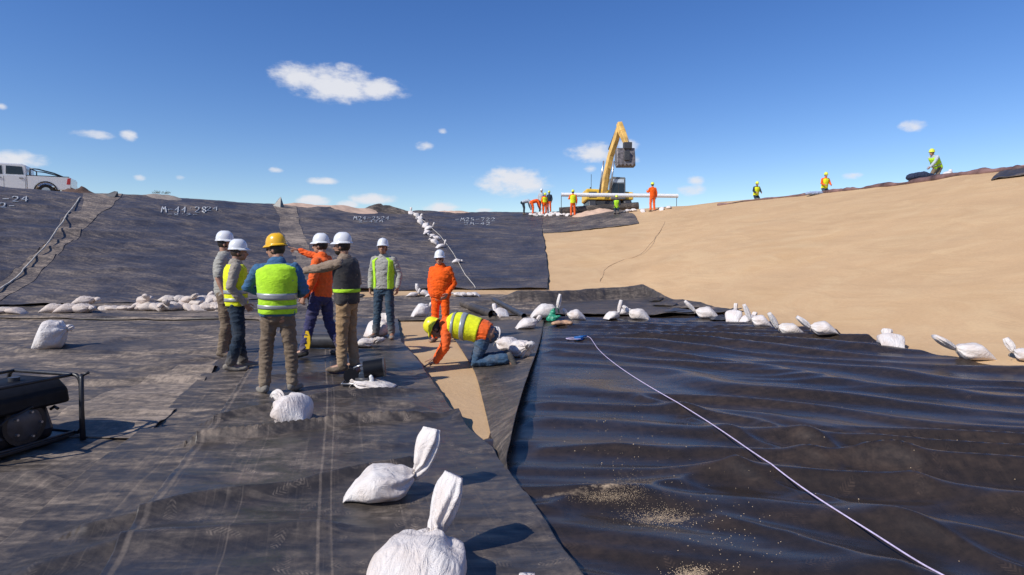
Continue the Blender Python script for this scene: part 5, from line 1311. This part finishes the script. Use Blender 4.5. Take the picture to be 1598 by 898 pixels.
# ================================================================== excavator
ep = crest_pt(937, 336, 5.5); ez = ep.z
EX_ = empty('excavator', (ep.x, ep.y, ez), 0.0, label='yellow tracked excavator with raised boom on the crest behind the white pipe', cat='excavator')
sE = ep.y/50.0; EX_.scale = (sE,)*3
YE = simple('excavator_yellow', (0.80, 0.50, 0.05), .45, var=.15, nscale=3); YB = simple('boom_yellow', (0.74, 0.46, 0.13), .5, var=.2, nscale=2)
for x in (-.9, 1.9):
    P = [(-2.0,.45),(-1.75,.05),(1.75,.05),(2.0,.45),(1.75,.85),(-1.75,.85)]
    tk = MB().prism(P, 'x', x-.3, x+.3).build('track', M_DGREY, EX_, bevel=.08)
    for k in range(12):
        MB().box((x, -1.7+k*.31, .885), (.62, .10, .05)).build('track_shoe', M_BLK, tk)
MB().box((.5, 0, .65), (2.0, 2.2, .5)).build('undercarriage', M_DGREY, EX_, bevel=.05)
MB().prism([(-1.35,.95),(2.45,.95),(2.45,1.55),(.55,1.75),(-1.30,1.85)], 'y', -1.2, 1.9).build('upper_body', YE, EX_, bevel=.08)
MB().prism([(-1.30,.95),(2.4,.95),(2.3,1.85),(-1.2,1.85)], 'y', 1.9, 2.5).build('counterweight', YE, EX_, bevel=.15)
MB().box((-.80, -1.215, 1.38), (.60, .03, .45)).build('side_grille', M_DGREY, EX_)
cabE = MB().prism([(.62,.98),(1.78,.98),(1.76,2.70),(.70,2.76)], 'y', -1.45, .1).build('cab', simple('cab_grey', (0.16, 0.17, 0.18), .4), EX_, bevel=.06)
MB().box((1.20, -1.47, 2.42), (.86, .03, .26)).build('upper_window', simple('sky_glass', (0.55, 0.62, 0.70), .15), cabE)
MB().box((1.20, -1.47, 1.78), (.86, .03, .85)).build('front_window', GL, cabE)
MB().box((1.20, -1.49, 1.78), (.05, .03, .85)).build('wiper', M_DGREY, cabE)
def beam(a, b, w0, h0, w1, h1, side=Vector((1, 0, 0))):
    a, b = Vector(a), Vector(b); t = (b-a).normalized(); s = (side-t*side.dot(t)).normalized(); n = t.cross(s); V = []
    for p, w, h in ((a, w0, h0), (b, w1, h1)):
        for i, j in ((-1, -1), (1, -1), (1, 1), (-1, 1)): V.append(tuple(p+s*i*w/2+n*j*h/2))
    return V, [[3, 2, 1, 0], [4, 5, 6, 7], [0, 1, 5, 4], [1, 2, 6, 5], [2, 3, 7, 6], [3, 0, 4, 7]]
sdv = Vector((1, .15, 0)).normalized()
bm_ = MB()
bpts = [((.10, -.9, 1.35), .50, .5), ((.27, -1.25, 2.9), .46, .6), ((.55, -1.6, 4.4), .42, .55), ((.85, -2.2, 5.55), .38, .62), ((1.0, -2.7, 6.35), .34, .42)]
for (a, w, h), (b, w2, h2) in zip(bpts[:-1], bpts[1:]):
    t = (Vector(b)-Vector(a)).normalized()
    bm_.add(*beam(Vector(a)-t*.02, Vector(b)+t*.02, w*sE, h, w2*sE, h2, sdv))
bm_.build('boom', YB, EX_, bevel=.04)
st = MB(); st.add(*beam((.98, -2.75, 6.65), (1.15, -3.05, 5.9), .36, .45, .40, .6, sdv)); st.add(*beam((1.15, -3.05, 5.92), (1.50, -3.45, 4.85), .40, .58, .32, .38, sdv)); st.build('stick', YB, EX_, bevel=.04)
for k in (-1, 1):
    MB().tube([Vector((.1, -1.5, 1.3))+sdv*.42*k, Vector((.33, -2.0, 3.9))+sdv*.42*k], [.085, .06], 10).build('boom_cylinder', M_ALU, EX_, smooth=True)
MB().tube([(.45, -1.3, 4.9), (.90, -2.2, 6.4)], [.08, .06], 10).build('stick_cylinder', M_DGREY, EX_, smooth=True)
MB().tube([(1.25, -3.2, 6.0), (1.62, -3.6, 4.9)], [.07, .05], 10).build('bucket_cylinder', M_ALU, EX_, smooth=True)
BK = simple('bucket_steel', (0.17, 0.15, 0.15), .5, metal=.3, var=.35, nscale=5)
bu = MB().prism([(-.1,4.6),(.45,4.55),(.75,4.1),(.70,3.45),(.2,3.15),(-.45,3.2),(-.35,3.9)], 'x', .62, 2.0).build('bucket', BK, EX_, bevel=.05)
bu.location = (.0, -3.7, 0)
for k in range(5): MB().prism([(-.45,3.22),(-.40,3.35),(-.72,3.30)], 'x', .68+k*.28, .80+k*.28).build('bucket_tooth', BK, bu)
MB().box((1.45, -.05, 4.75), (.62, .5, .5)).build('quick_hitch', M_DGREY, bu, bevel=.04); MB().box((1.35, -.42, 3.95), (.4, .25, .7)).build('bucket_lug', M_DGREY, bu, bevel=.03)
MB().tube([(-.9, -1, 1.8), (-.9, -1, 3.0)], .02, 6).build('aerial', M_DGREY, EX_); MB().tube([(-.7, 1.0, 1.8), (-.7, 1.0, 2.2)], .06, 10).build('exhaust_pipe', M_DGREY, EX_, smooth=True)

# pipe, roll, cables
PY = crest_pt(894, 338).y+.45
a, b = aty(876, 304, PY), aty(1058, 306, PY)
tag(MB().tube([a, a.lerp(b, .5), b], .135, 14).build('white_pipe', simple('pipe_white', (0.80, 0.80, 0.80), .4), None, smooth=True, auto=40), 'long white pipe held level in front of the excavator', 'pipe')
c0, c1 = aty(873, 326, PY+.3), aty(996, 328, PY+.3); c0.z = top(c0.x, c0.y)+.24; c1.z = top(c1.x, c1.y)+.24
tag(MB().tube([c0, c1], .27, 20).build('liner_roll', MATS['liner_mid'], None, smooth=True, auto=40), 'black liner roll lying on the crest under the white pipe', 'liner roll')
for x, lb in ((876, 'left'), (1056, 'right')):
    t_ = aty(x, 304+2*(x > 1000), PY); g_ = Vector((t_.x, t_.y, top(t_.x, t_.y)-.02)); tag(MB().tube([t_, g_], .02, 6).build('support_pole', M_DGREY, None), f'thin dark pole under the {lb} end of the white pipe', 'pole')

# ================================================================== crest details
def heap(label, px, py, w, d, h, mat, name, cat, seed=0, back=1.0, n=26):
    c = crest_pt(px, py, back); V = []; 
    for j in range(n):
        for i in range(n):
            u, v = i/(n-1)*2-1, j/(n-1)*2-1; r = math.hypot(u, v); x, y = c.x+u*w/2, c.y+v*d/2
            z = h*max(0, 1-r*r)**1.2*(1+.6*float(fbm(u*3, v*3, 0, seed, 4)))-.06
            V.append((x, y, top(x, y)+z))
    o = mesh_np(name, np.array(V), grid_faces(n, n), mat); return tag(o, label, cat)
SOIL = simple('red_soil', (0.40, 0.24, 0.16), .95, var=.2, nscale=3, bump=.6, bscale=6); SOIL2 = simple('pink_soil', (0.58, 0.40, 0.29), .95, var=.12, nscale=2, bump=.5, bscale=5)
heap('low reddish soil heap behind the pickup truck', 122, 303, 1.8, 1.8, .32, simple('dark_soil', (0.12, 0.07, 0.05), .95, bump=.6), 'soil_heap', 'soil heap', 3, 1.5)
heap('long low ridge of pinkish soil on the crest left of the sandbag line', 520, 329, 7.6, 4, .17, SOIL2, 'soil_heap', 'soil heap', 5, 2.0, 40)
heap('second low ridge of pinkish soil, just right of the black liner peak', 463, 326, 3.6, 3, .16, SOIL2, 'soil_heap', 'soil heap', 7, 2.0)
heap('low pale soil ridge on the crest right of the sandbag line', 710, 334, 3.0, 2, .22, SOIL2, 'soil_heap', 'soil heap', 9, 1.0)
heap('tan soil heap in front of the excavator under the pipe', 925, 334, 3.4, 1.6, .30, SOIL2, 'soil_heap', 'soil heap', 15, .2)
heap('grey soil mound with shrubs on the left crest', 252, 311, 2.6, 2, .20, simple('grey_soil', (0.30, 0.25, 0.21), .95, bump=.5), 'soil_heap', 'soil heap', 11, .8)
heap('dark liner hump on the crest left of the sandbag line', 603, 331, 3.8, 2.2, .42, MATS['liner_back'], 'liner_hump', 'liner', 13, .6)
for i, (x, y) in enumerate([(245, 309), (259, 311)]):
    c = crest_pt(x, y, .9); sh = empty('shrub', (c.x, c.y, c.z+.2), label=f'{("left","right")[i]} one of two tiny dark shrubs on the left crest', cat='shrub'); m = MB(); r3 = random.Random(i)
    for k in range(90):
        q = Vector((r3.gauss(0, .16), r3.gauss(0, .14), abs(r3.gauss(0, .10)))); m.add([q, q+Vector((r3.uniform(-.06, .06), .03, .05)), q+Vector((.05, r3.uniform(-.05, .05), .01))], [[0, 1, 2]])
    sh.scale = (.7,)*3; m.build('foliage', simple('shrub_leaf', (0.06, 0.07, 0.035), .8), sh)
# black peak of folded liner and small flap
c = crest_pt(436, 323, .1); m = MB(); m.add([(-.42, -.1, -.05), (.15, -.25, -.05), (.22, .25, -.05), (-.1, .3, -.05), (.10, .0, .62), (-.03, .02, .50)], [[0, 1, 4, 5], [1, 2, 4], [2, 3, 5, 4], [3, 0, 5], [0, 3, 2, 1]])
tag(m.build('liner_peak', M_DGREY, None, loc=c), 'black liner folded into a pointed peak on the crest', 'liner')
c = crest_pt(175, 307, .1); m = MB(); m.add([(-.5, -.2, -.05), (.25, -.2, -.05), (.2, .2, -.05), (-.4, .2, -.05), (.12, 0, .26), (.28, .02, .24)], [[0, 1, 5, 4], [1, 2, 5], [2, 3, 4, 5], [3, 0, 4], [0, 3, 2, 1]])
tag(m.build('liner_flap', M_DGREY, None, loc=c), 'small dark liner flap sticking up right of the pickup truck', 'liner')
# reddish folded liner edge along the right crest, grey flap at the far right
def crest_roll():
    pts = [(1120,322),(1180,314),(1230,309),(1290,302),(1330,298),(1370,293),(1430,286),(1500,275),(1560,269),(1610,264),(1680,258)]
    P = [crest_pt(x, y, .25) for x, y in pts]; m = MB(); out = []; rr = []
    for i in range(len(P)-1):
        for k in range(14):
            q = P[i].lerp(P[i+1], k/14); out.append(Vector((q.x, q.y, top(q.x, q.y)+.03))); rr.append(max(.03, .05+.10*i/10+.10*float(fbm(i*2.1+k/6, 2, 0, 7, 3))))
    m.tube(out, rr, 9)
    o = m.build('liner_edge', simple('dusty_red_liner', (0.16, 0.09, 0.08), .6, var=.5, nscale=1.5, bump=.4, bscale=6), None, smooth=True)
    tag(o, 'dark reddish rolled liner edge lying along the right hand crest', 'liner')
crest_roll()
def far_flap():
    A_ = [hit(x, y) for x, y in ((1546,283),(1575,279),(1606,275),(1660,272))]; B_ = [crest_pt(x, y, .2) for x, y in ((1560,271),(1580,268),(1606,264),(1660,260))]
    V = []; 
    for j in range(12):
        for i in range(24):
            u = i/23*3; k = min(2, int(u)); f = u-k; a = A_[k].lerp(A_[k+1], f); b = B_[k].lerp(B_[k+1], f); q = a.lerp(b, j/11)
            V.append((q.x, q.y, top(q.x, q.y)+.06+.05*float(fbm(u*2, j*.3, 0, 3, 3))))
    o = mesh_np('liner_flap', np.array(V), grid_faces(12, 24), MATS['liner_mid']); tag(o, 'grey liner flap hanging over the sand crest at the right edge', 'liner')
    md = o.modifiers.new('t', 'SOLIDIFY'); md.thickness = .02
far_flap()
L2 = Lump(); L2.loft([(-.5, 0, .12), (0, 0, .17), (.45, 0, .10)], [(.2, .14), (.25, .18), (.2, .12)], (0, 1, 0)); nb = L2.fuse('tarpaulin_bundle', simple('navy_cloth', (0.015, 0.025, 0.06), .8), None, .02, 2, folds=.03)
nb.location = crest_pt(1440, 281, .1); tag(nb, 'navy cloth bundle on the crest under the reaching hand', 'bundle')
L2 = Lump(); L2.loft([(-.5, 0, .06), (0, 0, .08), (.35, 0, .06)], [(.12, .07), (.15, .08), (.1, .06)], (0, 1, 0)); nb = L2.fuse('blue_bundle', simple('blue_white_cloth', (0.30, 0.36, 0.50), .8), None, .02, 2, folds=.03)
nb.location = crest_pt(1276, 304, .1); tag(nb, 'pale blue bundle at the knees of the middle kneeling worker', 'bundle')
# loose black flap humps on the back slope foot
# crease lines in the bare geotextile
laid_rope('dark drag line curving across the bare sand slope', [(1038,346),(1030,362),(1015,385),(1003,397),(990,402),(975,405),(955,414),(945,420),(940,430),(937,440)], .011, simple('dark_cord', (0.42, 0.29, 0.18), .9), lift=-.005, name='cord', wob=.1)
def scraps():
    for i, (x, y, s) in enumerate([(1040,478,.5),(1052,487,.45),(1066,482,.5),(1078,492,.5),(1024,470,.35),(1120,500,.3)]):
        c = hit(x, y); r3 = random.Random(i+3); n = 9; V = []
        for k in range(n):
            a = 2*math.pi*k/n; r = s*r3.uniform(.5, 1.1); V.append((c.x+r*math.cos(a), c.y+r*.8*math.sin(a), 0))
        V.append((c.x, c.y, 0)); V = [(x_, y_, top(x_, y_)+.03+r3.uniform(0, .10)*(k_ == n)+.03*r3.random()) for k_, (x_, y_, _) in enumerate(V)]
        o = mesh_np('liner_scrap', np.array(V), [[k, (k+1) % n, n] for k in range(n)], M_DGREY if i % 2 else MATS['liner_mid'], smooth=False)
        md = o.modifiers.new('t', 'SOLIDIFY'); md.thickness = .01
        tag(o, f'{ORD[i]} torn liner scrap from the left where the sand slope meets the floor' if 0 else ['dark scrap','grey scrap','dark scrap','grey scrap'][i % 4]+' of torn liner '+['above the rounded sandbag','at the toe of the sand slope, left','halfway along the torn edge','at the toe of the sand slope, right','at the raised end of the dark ridge','under the squat cone sandbag'][i], 'liner scrap', 'torn liner scraps at the sand toe')
scraps()
